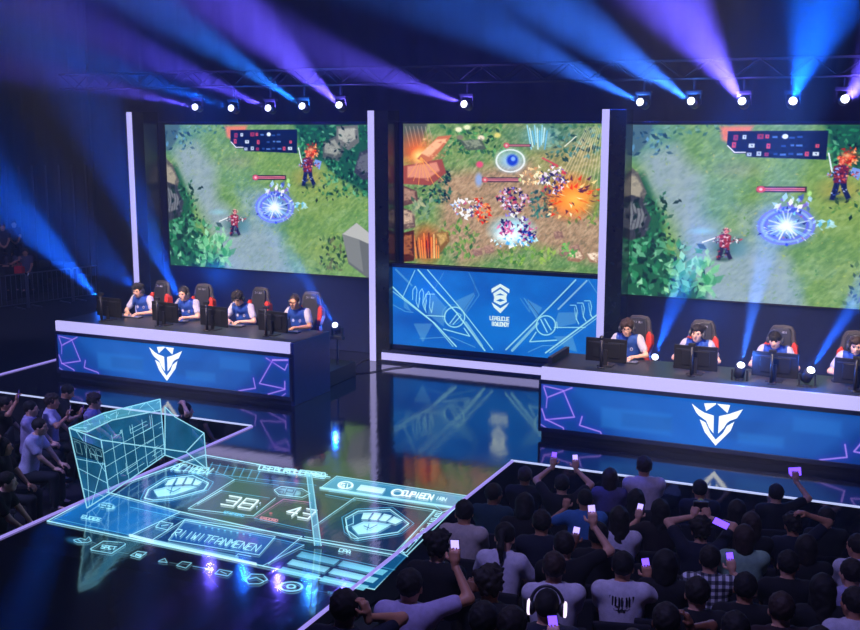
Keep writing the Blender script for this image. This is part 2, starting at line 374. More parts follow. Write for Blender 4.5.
def burst(cv, F, cx, cy, r, seed, cols=('ffffff', '8fe4ff', '5f8cff', '3a55d8', 'a8c4ff')):
    q = random.Random(seed)
    cv.ell(*F(cx, cy), r*1.35/3.6, r*1.15/3.6, '6a86ff', .65, .7)
    for k in range(3): cv.ring(*F(cx, cy), r*(1-.12*k)/3.6, r*(.82-.1*k)/3.6, 1.6, ('7f7fff', '9fb8ff', '6f6cf0')[k], .75, 1.2)
    for k in range(90):
        a = q.uniform(0, 2*PI); rr = q.uniform(.1, 1.05)*r; x = cx+math.cos(a)*rr; y = cy+math.sin(a)*rr*.8; s = q.uniform(4, 14)
        b = a+q.uniform(-.6, .6)
        cv.poly(Gp(F, (x-4, y), (x+math.cos(b)*s, y+math.sin(b)*s), (x+3, y+4)), q.choice(cols+('22308a', 'c06a9a')), .85, soft=.5)
    for k in range(26):
        a = q.uniform(0, 2*PI); r1 = r*q.uniform(.5, .95); cv.seg(F(cx, cy), F(cx+math.cos(a)*r1, cy+math.sin(a)*r1*.8), .8, q.choice(['e8f8ff', 'a8d8ff', 'ffffff']), .7, soft=.9)
    cv.ell(*F(cx, cy), r*.5/3.6, r*.42/3.6, 'f4fbff', .95, .8)

def paint_side(cv):
    F = G1; x, y = (cv.x-150)*3.704, (cv.y-110)*3.704
    n1 = fbm(x/70, y/50, 3); n2 = fbm(x/22+y/60, y/14, 5); n3 = fbm((x+y)/9, (y-x)/22, 9, 3)
    g = .30+.7*n1
    base = col('628c58')*(1-g[..., None])+col('8ca65c')*g[..., None]
    cv.c = base.copy()
    # yellower clearing to the right, blue haze top left
    cv.ell(*F(620, 300), 62, 42, 'a0a452', .45, 1.)
    cv.ell(*F(640, 520), 46, 30, '9aa250', .5, 1.)
    cv.ell(*F(80, 90), 44, 30, '5f8fb5', .75, 1.)
    cv.ell(*F(340, 40), 60, 18, '7fa48a', .5, 1.)
    # pale path
    pm = np.clip(.5+1.3*n2, 0, 1)
    cv.poly(Gp(F, (90, 150), (170, 120), (240, 210), (250, 330), (330, 400), (470, 470), (520, 640), (290, 640), (240, 470), (170, 330), (110, 240)), '9aa7ae', .85, soft=14, tex=pm)
    cv.poly(Gp(F, (330, 300), (420, 290), (460, 420), (540, 640), (400, 640), (340, 470)), '93a5a6', .7, soft=12, tex=pm)
    cv.ell(*F(330, 190), 22, 10, 'a08f76', .4, 1., tex=pm)
    cv.mix(np.clip(n3-.5, 0, 1)*.55, 'd8dca0'); cv.mix(np.clip(.5-n3, 0, 1)*.75, '2f5a34')
    cv.mix(np.clip(n2-.55, 0, 1)*.8, 'c9d6b0')
    dk = ['1d4a3a', '2c6a4a', '3f8a5c', '58a070', '173a3a', '78b48a']
    bush(cv, F, 90, 800, 80, 600, 520, ['6f9c50', '8fb45c', '5c8c4c', 'a8b85c', '7a9c68', 'b8b460'], 91, (5, 13), False)
    cv.poly(Gp(F, (90, 150), (170, 120), (240, 210), (250, 330), (330, 400), (470, 470), (520, 640), (290, 640), (240, 470), (170, 330), (110, 240)), '9aa7ae', .45, soft=14, tex=pm)
    # left bank
    cv.poly(Gp(F, (40, 210), (95, 200), (150, 330), (165, 430), (210, 500), (280, 560), (270, 640), (40, 640)), '2d6248', .9, soft=5)
    bush(cv, F, 80, 170, 270, 440, 90, dk, 1); bush(cv, F, 70, 280, 430, 590, 150, dk+['8fc69a', 'a5d6a8'], 2, (14, 40))
    bush(cv, F, 180, 300, 480, 590, 50, ['7fc08a', 'a0d49c', '4a9a62'], 12, (20, 46))
    rock(cv, F, [(52, 170), (85, 205), (108, 260), (100, 300), (50, 300)], 'b0a48c', '6a6660')
    rock(cv, F, [(52, 260), (95, 280), (125, 340), (112, 395), (60, 415)], '8a8a88', '4c4d52')
    for k in range(5): cv.path(Gp(F, (60+k*9, 275), (72+k*9, 330), (64+k*9, 400)), .6, '3a3a42', .7, soft=.6)
    cv.poly(Gp(F, (50, 55), (110, 50), (100, 110), (70, 150), (50, 150)), '56707c', .9, soft=2)
    bush(cv, F, 60, 150, 70, 140, 30, ['3f6a86', '6f9fc0', '2c4f66'], 4, (12, 24), False)
    bush(cv, F, 130, 300, 55, 80, 30, ['5f8f8a', '3d6f6a', '86a89c'], 44, (10, 22), False)
    # forest top right
    cv.poly(Gp(F, (535, 50), (830, 50), (830, 340), (770, 290), (700, 250), (640, 190), (560, 170)), '2c5f4c', .95, soft=5)
    bush(cv, F, 540, 815, 60, 180, 110, dk, 6, (12, 26), False); bush(cv, F, 640, 815, 190, 330, 120, dk+['66b080'], 7, (12, 28))
    rock(cv, F, [(640, 120), (690, 95), (720, 150), (700, 190), (640, 175)], 'a8a797', '62665f')
    rock(cv, F, [(690, 60), (770, 55), (775, 120), (735, 150), (690, 120)], 'b9b6a6', '77776f')
    rock(cv, F, [(775, 160), (830, 130), (830, 250), (790, 260), (755, 230)], '77787c', '4a4c55')
    bush(cv, F, 560, 815, 60, 330, 110, ['14382e', '1c4a3a', '0f2c30'], 92, (9, 22), False)
    bush(cv, F, 70, 200, 280, 560, 60, ['143c30', '10302e'], 93, (10, 26))
    bush(cv, F, 560, 640, 70, 170, 40, ['3c8a5c', '62b078', '205844'], 94, (10, 24), False)
    # stone block bottom right
    bush(cv, F, 630, 720, 480, 600, 60, ['2f4f34', '4f7040', '6c6a4c', '23402e'], 8, (12, 26))
    cv.poly(Gp(F, (712, 460), (765, 418), (830, 470), (830, 640), (735, 570)), '75756f', 1, soft=.8)
    cv.poly(Gp(F, (712, 460), (765, 418), (830, 470), (830, 505), (775, 480)), 'b9b5aa', 1, soft=.8)
    cv.poly(Gp(F, (712, 460), (775, 480), (790, 600), (735, 560)), '8b8a82', .9, soft=.8)
    # duel in the middle
    burst(cv, F, 462, 360, 66, 3)
    bush(cv, F, 415, 520, 280, 320, 26, ['ffffff', 'b8d8ff', '8a70c8', '5060c0'], 5, (14, 30))
    bush(cv, F, 520, 570, 340, 370, 12, ['bfe8ff', '6fc0f0'], 15, (10, 26), False)
    hpbar(cv, F, 385, 250, 500)
    cv.ell(*F(512, 262), 2, 3, 'b8e08a', .9, .5)
    # small fighter with a staff
    cv.ell(*F(320, 425), 15, 12, '4a6f6a', .7, .6); cv.ell(*F(350, 430), 9, 11, '6f9aa8', .5, .7)
    cv.seg(F(258, 412), F(312, 388), 1.1, 'e8e4dc'); figure(cv, F, 312, 405, 62, ['a83a4c', 'e8d0d0', '5c2c48', 'f4ecf0'], ['e8b8a8', 'c8485a', '6c2c3c'], ['3a3050', '6a6a9c', '20284c', 'b83c4c'], 201)
    cv.ell(*F(255, 378), 12, 4, '9ad0d8', .5, .8)
    # tall fighter with a flame crest
    cv.ell(*F(585, 250), 20, 14, 'c49a50', .6, 1.)
    cv.ell(*F(600, 152), 8.5, 8, 'e8552c', .8, .9); knot(cv, F, 600, 152, 26, 24, 40, ['ff7a40', 'd8401c', 'ffb880', 'b83418'], 77, (5, 14)); cv.ell(*F(596, 148), 4, 3, 'ffc898', .7, .9)
    cv.poly(Gp(F, (612, 182), (636, 190), (628, 222), (606, 200)), '8aa0e0', .9, soft=.6)
    figure(cv, F, 583, 200, 82, ['7c3048', '303e7c', 'd86a5c', '9cb0e8', '202850'], ['e0684c', 'a83428', 'ffb088'], ['24305c', '4a62a8', '18204c', 'c8d4f4'], 231); cv.seg(F(550, 140), F(562, 195), 1.0, 'dfe6ee')
    # score table
    cv.poly(Gp(F, (278, 60), (360, 58), (352, 80), (310, 84), (300, 110), (285, 100)), 'f08468', .85, soft=3)
    cv.poly(Gp(F, (298, 74), (545, 72), (545, 160), (350, 152), (345, 142), (318, 142), (298, 118)), '1c2c50', .96, soft=.5)
    cv.path(Gp(F, (300, 118), (318, 138), (345, 138)), .9, 'f4e8ec')
    q = random.Random(11)
    for r_ in range(3):
        for k in range(11):
            xx = 318+k*20; yy_ = 92+r_*26
            if r_ == 2 and k < 2: continue
            if q.random() < .12: continue
            xx += q.uniform(-3, 3); yy_ += q.uniform(-2, 2)
            c = ['e06070', 'dfe4ea', 'c8d0dc', 'b04a64'][q.randrange(4)] if k < 5 or k > 8 else ['44639a', '6a8ac0'][q.randrange(2)]
            w, h = (q.uniform(4.5, 8), q.uniform(5, 9)) if k < 5 or k > 8 else (q.uniform(4, 8), 3)
            cv.poly(Gp(F, (xx-w, yy_-h), (xx+w, yy_-h), (xx+w, yy_+h), (xx-w, yy_+h)), c, .9, soft=.5)
            if h > 4: cv.poly(Gp(F, (xx-w*.3, yy_-h*.4), (xx+w*.4, yy_-h*.4), (xx+w*.2, yy_+h*.5)), '3a3f66', .8, soft=.5)
    cv.ell(*F(440, 90), 2.4, 2.4, 'e6ecf6', 1, .3)
    cv.c = np.clip(((cv.c-.5)*1.3+.485)*np.array([.95, .97, 1.0])+np.array([.0, .01, .03]), 0, 1)

def paint_centre(cv):
    F = G2; x, y = (cv.x-375)*3.583, (cv.y-110)*3.583
    n1 = fbm(x/60, y/45, 23); n2 = fbm(x/18+y/40, y/15, 25); n3 = fbm((x+y)/8, (y-x)/18, 29, 3)
    cv.c = (col('5f8a5c')*(1-n1[..., None])+col('8fa065')*n1[..., None]).copy()
    cv.poly(Gp(F, (240, 230), (560, 180), (640, 330), (820, 380), (820, 560), (560, 480), (300, 560), (230, 420)), 'b08c78', .85, soft=14)
    cv.poly(Gp(F, (560, 140), (760, 90), (820, 200), (700, 260), (600, 240)), 'c49a72', .5, soft=20)
    cv.ell(*F(620, 90), 55, 20, '4f7884', .7, 1.)
    cv.mix(np.clip(n3-.5, 0, 1)*.8, 'e8dcc0'); cv.mix(np.clip(.5-n3, 0, 1)*.9, '2f4a3c'); cv.mix(np.clip(n2-.55, 0, 1), 'd8c4a8')
    dk = ['1f4a3c', '2c6a4a', '4a8a58', '356050', '6fae70']
    bush(cv, F, 250, 460, 60, 150, 120, dk+['89a868'], 31, (12, 30), False); bush(cv, F, 165, 270, 220, 330, 120, ['24404c', '2c6252', '3d7a68', '1d3440'], 32, (10, 24), False)
    bush(cv, F, 620, 810, 60, 170, 90, ['3a6a5c', '50888a', '2c4f50', '88a890'], 33, (12, 28), False)
    bush(cv, F, 225, 360, 400, 540, 90, ['5f8f4a', '86a85a', '3f6f44'], 34, (12, 30)); bush(cv, F, 690, 810, 300, 420, 60, ['7f9a50', '5a7f48', 'a8b46a'], 35, (10, 24))
    bush(cv, F, 450, 640, 500, 560, 60, ['76a04a', '98b85c', '4f7f40'], 36, (12, 26)); bush(cv, F, 560, 650, 290, 380, 70, ['2c6a70', '3f8a80', '24505c'], 37, (12, 26), False)
    # left ridge, lit by fire
    cv.poly(Gp(F, (100, 45), (190, 45), (170, 110), (130, 160), (100, 170)), '5c6060', .9, soft=3)
    for k in range(7): cv.seg(F(110+k*14, 60), F(125+k*14, 130), .9, 'b0a8a0', .6)
    cv.ell(*F(150, 150), 26, 24, 'ff7a3c', .9, 1.); cv.ell(*F(160, 165), 10, 9, 'ffd890', .95, .8)
    rock(cv, F, [(150, 175), (225, 95), (275, 90), (240, 140), (190, 195)], 'f2c09a', 'c07a5c')
    rock(cv, F, [(100, 200), (160, 190), (240, 175), (255, 225), (200, 270), (100, 265)], 'dd9c86', '9c5a52')
    rock(cv, F, [(100, 270), (150, 290), (155, 330), (100, 345)], 'b09080', '6c5450'); rock(cv, F, [(100, 350), (140, 365), (145, 420), (100, 430)], 'c8b09c', '70605c')
    bush(cv, F, 140, 200, 330, 400, 30, ['7f9a80', 'b0b090', '4a6a58'], 38, (16, 34))
    for k in range(8): cv.seg(F(165, 170), F(120+k*18, 240+(k % 3)*14), .6, 'ffb060', .7)
    cv.ell(*F(185, 480), 20, 24, 'd8481c', .8, .9)
    for k in range(12):
        q = random.Random(k+50); cv.seg(F(130+k*9, 440+q.random()*30), F(140+k*8, 530), 1.1, q.choice(['5a2018', 'ff9450', '7a2c1c', 'ffcf90']), .9)
    rock(cv, F, [(215, 440), (262, 435), (268, 470), (235, 510)], 'c8a870', '86683c'); rock(cv, F, [(100, 440), (140, 430), (140, 540), (100, 545)], 'a8704c', '5c3828')
    for k, (a, b, c) in enumerate(((300, 70, 'e8e4c8'), (330, 62, 'dfe4c0'), (438, 90, 'd8cc80'), (380, 100, 'f0d8c8'), (305, 98, '8a8070'))): cv.ell(*F(a, b), 4.6, 3.4, c, .95, .5)
    rock(cv, F, [(305, 110), (380, 105), (400, 140), (330, 145)], '98a08c', '5c685c')
    cv.ell(*F(375, 195), 4.6, 4.2, 'd85f80', .95, .5); cv.ell(*F(372, 250), 5, 9, '90a8d8', .9, .6)
    # blue strikes
    for k in range(9): cv.seg(F(545+k*9, 55+(k % 3)*10), F(560+k*6, 140-(k % 4)*8), 1.1, ['9fd8ff', 'e8fbff', '5aa8e0'][k % 3], .85, soft=.8)
    cv.ell(*F(590, 95), 22, 16, '9fe0ff', .45, 1.)
    cv.ell(*F(485, 182), 19, 15, 'a8d0ff', .8, .8); cv.ring(*F(485, 182), 14, 11, 1.4, 'eef8ff', .8, 1.); cv.ell(*F(492, 180), 7, 7, '2c4cc0', .95, .4); cv.ell(*F(495, 175), 3, 3, '90b8ff', .9, .5)
    for k in range(12): cv.seg(F(620+k*17, 330-k*2), F(760+k*6, 60), .55, 'ffe8e0', .5, soft=.8)
    cv.seg(F(680, 130), F(720, 95), 1., 'f4f4e8', .8)
    # explosion right
    cv.ell(*F(700, 310), 32, 27, 'ff7a28', .95, .8); cv.ell(*F(715, 320), 20, 16, 'ffc060', .85, .9)
    for k in range(60):
        q = random.Random(k+90); a = q.uniform(0, 6.28); r_ = q.uniform(20, 110); xx, yy_ = 700+math.cos(a)*r_, 305+math.sin(a)*r_*.85
        cv.poly(Gp(F, (xx-6, yy_), (xx+math.cos(a)*22, yy_+math.sin(a)*18), (xx+5, yy_+6)), q.choice(['ffd898', 'ff5a1c', 'e03c14', 'fff0c8', '5c2c50']), .85, soft=.5)
    kn = lambda *a_: knot(cv, F, *a_, sz=(6, 19))
    kn(640, 250, 50, 52, 110, ['2c2c60', 'e8d8f0', '8a70c0', 'c84a5c', '403c80', 'ffffff'], 61)
    kn(560, 235, 40, 35, 40, ['f0c898', 'ffe8c8', 'c89870'], 62)
    kn(495, 320, 55, 45, 130, ['3a3468', 'e8e0f8', '8c7cc8', 'b8506c', 'd8b0c8', '283058'], 63)
    kn(330, 350, 60, 35, 90, ['e8f0ff', '9fb8e8', '4a4c80', 'ffffff', 'c06a8a'], 64); kn(385, 360, 28, 45, 60, ['d8542c', 'ff9a60', 'e83c28', '7a2830'], 65)
    cv.ell(*F(492, 430), 28, 17, 'a8e4ff', .95, .7); cv.ell(*F(480, 450), 18, 10, 'f4fdff', .95, .8)
    kn(500, 400, 40, 40, 50, ['303468', '8c7cd8', 'e8f0ff', '5a3c70'], 66); kn(470, 425, 24, 26, 40, ['b84a8c', '3c3470', 'e088b0'], 67); kn(548, 440, 30, 34, 60, ['c0508c', '3040a0', '2c2c68', 'f0a8c8'], 68)
    kn(500, 470, 80, 18, 50, ['bfeaff', '5fb0f0', 'ffffff'], 69)
    for (a, b) in ((660, 500), (700, 490), (640, 440), (390, 490), (350, 500)): rock(cv, F, [(a, b), (a+30, b-6), (a+36, b+18), (a+6, b+24)], 'b89888', '8c7068')
    rock(cv, F, [(690, 515), (735, 500), (755, 530), (730, 545), (690, 540)], 'e8d8c0', '9a7c68'); rock(cv, F, [(755, 515), (815, 508), (815, 550), (770, 545)], 'f0e0cc', 'a08470')
    bush(cv, F, 665, 720, 480, 520, 26, ['4f9a50', '78c068'], 39, (10, 22), False)
    cv.c = np.clip((cv.c-.5)*1.3+.49, 0, 1)
    hpbar(cv, F, 388, 250, 515, 9); hpbar(cv, F, 465, 127, 555, 5); cv.seg(F(600, 172), F(655, 200), 1.6, 'd84a5c', .95)
    cv.ell(*F(519, 250), 2, 2.6, 'b8e08a', .9, .5)

m_scr = paintmat('video_screen', 1.1, .3); m_ban = paintmat('banner_screen', 1.02, .3)
def housing(nm, label, x0, x1, z0, z1, Y, grp=None):
    t = thing(nm, label, 'screen', ((x0+x1)/2, Y, 0), 0, grp)
    h = MB(); h.box(x0-t.location.x, x1-t.location.x, .0, .35, 0, z1, .02); h.build('frame', m_navy, t)
    return t
Yscr = 18.9
sw, sh = 4.85, 2.97
tL = thing('video_wall', 'large screen of a green jungle game map behind the left row of players', 'screen', (-14.75, Yscr, 0))
b_ = MB(); b_.box(-.30, 5.13, .03, .40, .0, 4.56, .015); b_.build('housing', m_navy, tL)
cv = Cv((-14.75, Yscr, 4.5), (sw, 0, 0), (0, 0, -sh), 520, 330); paint_side(cv)
pl = cv.build('screen_panel', m_scr, tL)
b_ = MB()
for (a0, a1, c0, c1) in ((-.03, sw+.03, 4.5, 4.53), (-.03, sw+.03, 4.5-sh-.03, 4.5-sh), (-.03, 0, 4.5-sh, 4.5), (sw, sw+.03, 4.5-sh, 4.5)): b_.box(a0, a1, -.02, .03, c0, c1)
b_.build('bezel', m_black, tL)
tR = copy_tree(tL); tR.location = (-4.78, Yscr, 0)
tR['label'] = 'large screen of a green jungle game map behind the right row of players'
tC = thing('video_wall', 'middle screen showing a crowded battle with orange fire and blue blasts', 'screen', (-9.12, 18.8, 0))
b_ = MB(); b_.box(-.24, 3.96, .03, .5, 1.85, 4.56, .015); b_.box(-.1, 3.8, .12, .5, 0, 1.85, .015); b_.build('housing', m_navy, tC)
cv = Cv((-9.12, 18.8, 4.52), (3.88, 0, 0), (0, 0, -2.64), 420, 300); paint_centre(cv)
pl = cv.build('screen_panel', m_scr, tC)
b_ = MB()
for (a0, a1, c0, c1) in ((-.03, 3.91, 4.52, 4.55), (-.03, 3.91, 1.85, 1.88), (-.03, 0, 1.88, 4.52), (3.88, 3.91, 1.88, 4.52)): b_.box(a0, a1, -.02, .03, c0, c1)
b_.build('bezel', m_black, tC)

# banner screen below
def G4(x, y): return (380+x/6.3, 260+y/6.3)
def G5(x, y): return (490+x/6.3, 260+y/6.3)
tB = thing('banner_screen', 'wide blue banner display with a white knot emblem under the middle screen', 'screen', (-9.34, 18.5, 0))
cv = Cv((-9.34, 18.5, 1.83), (4.2, 0, 0), (0, 0, -1.5), 640, 240, '1465b4')
def paint_banner(cv):
    n1 = fbm(cv.x/30, cv.y/20, 2); cv.c = col('0850b4')*(1-n1[..., None])+col('107ee0')*n1[..., None]
    cv.ell(492, 318, 60, 30, '0c80e4', .6, 1.)
    lb = '7fb4e0'
    for pts in [Gp(G4, (470, 260), (590, 205), (600, 225), (530, 340)), Gp(G4, (330, 200), (420, 300), (400, 420), (300, 340)), Gp(G4, (210, 400), (330, 400), (270, 520)), Gp(G4, (55, 270), (82, 280), (60, 370)), Gp(G4, (150, 240), (200, 330), (150, 300)),
                Gp(G5, (230, 245), (330, 300), (290, 370)), Gp(G5, (430, 330), (560, 330), (540, 400), (400, 430)), Gp(G5, (400, 480), (520, 480), (550, 580), (480, 560))]: cv.poly(pts, lb, .45, soft=.6)
    W = 'a8ecf4'
    def ln(F, *p, w=.9, a=.95, c=W): cv.path(Gp(F, *p), w*.9, c, a, soft=.45)
    # left artwork
    ln(G4, (100, 60), (200, 160), w=2.2, c='5fa4dc', a=.7); ln(G4, (240, 62), (350, 190), (480, 330), (660, 570), w=1.6); ln(G4, (300, 62), (520, 320), (710, 565), w=1.1)
    ln(G4, (540, 395), (640, 540), w=3.2, c='8fd0ea', a=.8); ln(G4, (45, 135), (150, 240), (345, 400), (480, 545), w=1.5); ln(G4, (45, 170), (330, 390), (460, 545), w=.8)
    ln(G4, (220, 65), (140, 240), w=.8); ln(G4, (290, 350), (410, 355), w=1); ln(G4, (400, 435), (565, 480), (530, 430), w=1.2); ln(G4, (250, 495), (450, 485), (600, 550), w=.6, c='6fb8e4')
    ln(G4, (60, 270), (160, 325), (210, 330), w=.6, c='6fb8e4'); ln(G4, (560, 80), (625, 220), (540, 340), w=.8, c='4f94d4'); ln(G4, (590, 100), (600, 210), (530, 310), w=.6, c='2f6cb4')
    ln(G4, (400, 80), (340, 190), w=.6, c='5fa4dc')
    for k in range(3):
        ox = 205+k*42; ln(G4, (ox, 250+k*14), (ox+2, 190+k*14), (ox+18, 165+k*16), (ox+28, 190+k*16), (ox+22, 260+k*18), (ox+36, 300+k*16), (ox+46, 240+k*12), w=.8)
    ln(G4, (290, 330), (275, 260), (290, 215), (345, 215), w=.8)
    cv.ring(*G4(470, 360), 10.0, 10.0, 1.2, W, .95); cv.ring(*G4(455, 345), 10, 10, .5, W, .5); ln(G4, (440, 400), (485, 340), w=1.1); ln(G4, (460, 405), (510, 350), w=1.1); ln(G4, (485, 330), (510, 345), w=.8)
    # right artwork
    ln(G5, (540, 125), (380, 290), (100, 565), w=1.4); ln(G5, (610, 130), (430, 310), w=1.7, c='8fc8ea'); ln(G5, (300, 400), (140, 570), w=3.0, c='8fd0ea', a=.85); ln(G5, (675, 345), (560, 430), (350, 585), w=1.6); ln(G5, (675, 365), (375, 585), w=.7)
    ln(G5, (620, 125), (675, 210), w=.6, c='6fb8e4'); ln(G5, (215, 240), (300, 375), w=.9, c='5fa8e0'); ln(G5, (235, 250), (310, 350), w=.5, c='123c80')
    ln(G5, (405, 425), (600, 425), w=1); ln(G5, (290, 455), (250, 515), (420, 505), w=1.2); ln(G5, (240, 580), (330, 540), (450, 540), w=.6, c='6fb8e4'); ln(G5, (190, 240), (250, 330), (240, 250), w=.8, c='4f94d4')
    for k in range(3):
        ox = 520+k*45; ln(G5, (ox-15, 285-k*14), (ox+20, 285-k*14), (ox+30, 320-k*14), (ox+22, 370-k*12), (ox+40, 400-k*16), w=.8)
        ln(G5, (ox+12, 300-k*14), (ox+18, 350-k*12), (ox+38, 405-k*18), w=.6)
    cv.ring(*G5(352, 412), 9.6, 9.6, 1.2, W, .95); ln(G5, (320, 375), (360, 455), w=1.3); ln(G5, (345, 372), (385, 440), w=1.3); ln(G5, (420, 390), (425, 430), w=.8)
    # knot emblem
    E = lambda *p: [(470+x/10.5, 275+y/10.5) for x, y in p]
    w = 'e6fbfb'
    cv.poly(E((225, 145), (318, 92), (415, 150), (412, 192), (318, 128), (226, 188)), w, 1)
    cv.poly(E((242, 195), (318, 148), (392, 200), (380, 235), (255, 235)), w, 1)
    cv.poly(E((255, 232), (318, 215), (380, 232), (388, 285), (318, 318), (248, 280)), w, 1)
    cv.poly(E((270, 213), (318, 193), (362, 213)), '0c6cd0', 1); cv.poly(E((275, 268), (318, 250), (365, 266), (318, 282)), '0c6cd0', 1)
    cv.poly(E((225, 285), (318, 350), (412, 288), (385, 330), (318, 402), (250, 340)), w, 1)
    cv.path(E((240, 285), (318, 335), (398, 285)), 1.6, '0c6cd0', 1)
    ptext(cv, 'LEAGUCUE', (470+210/10.5, 275+432/10.5), (200/10.5, 1.3), (0, 3.6), .85, w, 1, .25)
    ptext(cv, 'IKWUDNDY', (470+224/10.5, 275+490/10.5), (184/10.5, 1.2), (0, 3.8), .95, w, 1, .25)
paint_banner(cv); pl = cv.build('screen_panel', m_ban, tB)
b_ = MB(); b_.box(.0, 4.2, .01, .28, .04, 1.84, .01); b_.build('housing', m_navy, tB)
b_ = MB(); b_.box(-.02, 4.22, -.03, .01, 1.83, 1.9); b_.box(-.02, 4.22, -.03, .01, .25, .33); b_.build('bezel', m_navy, tB)
tS = thing('light_sill', 'low pale lavender light bar on the floor under the blue banner display', 'light', (-9.36, 18.3, 0))
b_ = MB(); b_.box(0, 4.4, 0, .16, 0, .23, .006); b_.build('plinth', m_navy, tS); b_ = MB(); b_.box(.0, 4.4, -.012, 0, .05, .19); b_.build('light_strip', e_lav, tS)

# light towers beside the screens
def tower(x, label, w=.125, d=.5, side=.29):
    t = thing('light_tower', label, 'light', (x, 18.32, 0), 0, 'lavender light towers between the screens')
    b = MB(); b.box(0, w+side, .02, d, 0, 4.76, .006); b.build('column', m_blackg, t)
    b = MB(); b.box(0, w, 0, .02, 0.0, 4.76); b.build('light_strip', e_lav, t)
tower(-15.28, 'leftmost lavender light tower left of the jungle screen, behind the first player')
tower(-9.63, 'lavender light tower between the left jungle screen and the middle battle screen')
tower(-5.14, 'lavender light tower between the middle battle screen and the right jungle screen')

# ------------------------------------------------------------------ players' desks
m_top = mat('desk_top', (.02, .028, .036), .42, spec=.5)
m_pan = paintmat('desk_screen', 1.12, .35)
def paint_desk(cv, ox):
    X = (cv.P[..., 0]-ox); Z = cv.P[..., 2]; cv.x, cv.y = X*50, -Z*50; cv.aa = .5
    L = lambda px, py: (lambda v: ((v.x+14.05)*50, -v.z*50))(at_y(px, py, 14.7))
    K = lambda x, y: L(55+x/9.05, 325+y/9.05); Q = lambda x, y: L(230+x/7.48, 340+y/7.48)
    n1 = fbm(X*1.6, Z*1.6, 41); t = np.clip(1-abs(X-2.3)/2.3, 0, 1)[..., None]
    cv.c = col('06246e')*(1-t)+col('0a5cc0')*t; cv.mix(n1*.35, '1478e0')
    v = np.clip((Z-.15)/.65, 0, 1); cv.mix(v*.25, '1a74d0')
    for (a, b, c, d, cc, al) in ((.9, 1.9, .25, .55, '2f8ce0', .35), (1.2, 1.9, .3, .5, '0c4a9c', .5), (2.6, 3.6, .3, .58, '0d4c9e', .5), (2.8, 3.4, .25, .4, '3090e4', .3), (3.5, 4.1, .5, .7, '2a84dc', .3)):
        cv.poly([(a*50, -c*50), (b*50, -c*50), (b*50, -d*50), (a*50, -d*50)], cc, al, soft=3)  # soft rectangles: reflections painted into the panel picture
    cv.poly([(20, -40), (70, -40), (110, -8), (60, -8)], '2a78d8', .25, soft=8); cv.poly([(170, -40), (230, -40), (190, -8), (140, -8)], '2a78d8', .25, soft=8)
    V = 'b78cff'
    def ln(F, *p, w=1.5): pts = [F(*q) for q in p]; cv.path(pts, w*3.0, '4a34c8', .35, soft=4); cv.path(pts, w*.62, V, .9, soft=.8)
    ln(K, (35, 100), (150, 130), (230, 325), (60, 350)); ln(K, (35, 110), (60, 185), (200, 110)); ln(K, (35, 270), (60, 345), (170, 405), (180, 440)); ln(K, (275, 320), (265, 385), (390, 430), (405, 465)); ln(K, (25, 375), (85, 420), w=1.1); ln(K, (60, 190), (60, 260), w=1)
    ln(Q, (270, 135), (410, 225), (430, 180)); ln(Q, (320, 150), (220, 325), (410, 365)); ln(Q, (175, 285), (190, 360), (65, 380), (55, 405)); ln(Q, (410, 310), (410, 370), (285, 405), (280, 430)); ln(Q, (375, 430), (415, 400), w=1.1); ln(Q, (320, 150), (430, 150), w=2.4)
def emblem_polys():
    A = lambda *p: [at_y(680+x/8.4, 385+y/8.4, 14.7) for x, y in p]
    c0 = at_y(680+290/8.4, 385+320/8.4, 14.7)
    ps = [A((195, 145), (293, 143), (295, 152), (212, 208)), A((305, 148), (412, 160), (390, 225)),
          A((92, 148), (150, 195), (195, 222), (275, 248), (272, 395), (235, 345), (212, 290), (150, 245), (125, 215)),
          A((520, 195), (400, 235), (320, 252), (312, 398), (360, 350), (385, 310), (410, 290), (470, 268)),
          A((158, 280), (205, 305), (245, 390), (290, 450), (350, 395), (385, 335), (448, 298), (415, 375), (290, 498), (200, 385))]
    return [[(v.x-c0.x, v.z-c0.z) for v in p] for p in ps]
EP = emblem_polys()
def desk(x0, label, ex):
    W, D = 4.9, 1.15
    t = thing('player_desk', label, 'desk', (x0, 14.7, 0))
    b = MB(); b.box(0.02, W, .05, .12, 0, .9); b.box(0, .05, .05, D, 0, 1.03); b.box(0, W, .03, .1, 0, .13); b.build('carcass', m_navy, t)
    b = MB(); b.box(W-.03, W+.04, 0, D+.02, 0, 1.04, .008); b.build('end_panel', mat('end_panel_blue', (.012, .03, .14), .3, spec=.6), t)
    b = MB(); b.box(-.02, W+.02, .02, D, 1.0, 1.04, .006); b.build('worktop', m_top, t)
    b = MB(); b.box(0, W-.02, -.03, .03, .87, 1.05, .005); b.build('light_strip', e_lav, t)
    b = MB(); b.box(-.03, W+.02, -.03, .05, .805, .865, .004); b.box(-.03, W+.02, -.03, .05, .09, .15, .004); b.box(-.03, .0, -.03, .05, .15, .8); b.box(W-.03, W+.02, -.03, .05, .15, .8); b.build('bezel', m_navy, t)
    cv = Cv((x0, 14.7, .805), (W-.03, 0, 0), (0, 0, -.655), 760, 110); paint_desk(cv, x0)
    p = cv.build('screen_panel', m_pan, t)
    b = MB()
    for q in EP: b.prism([(x+ex-x0, z+.48) for x, z in q], -.016, -.004)
    e = b.build('emblem', emit('emblem_white', 'f2fbff', 1.1), t); e['label'] = 'glowing white winged shield emblem'
    return t
dL = desk(-14.05, 'long blue-lit player desk on the left of the stage, closed end panel on its right', -11.66)
dR = desk(-4.92, 'long blue-lit player desk on the right, cut off by the edge of the photo', -2.42)
b = MB(); b.bar((.03, .28, 1.09), (.03, 1.13, 1.09), .06, .10); rm = b.build('rim', mat('rim_brown', (.09, .06, .06), .4), dR)
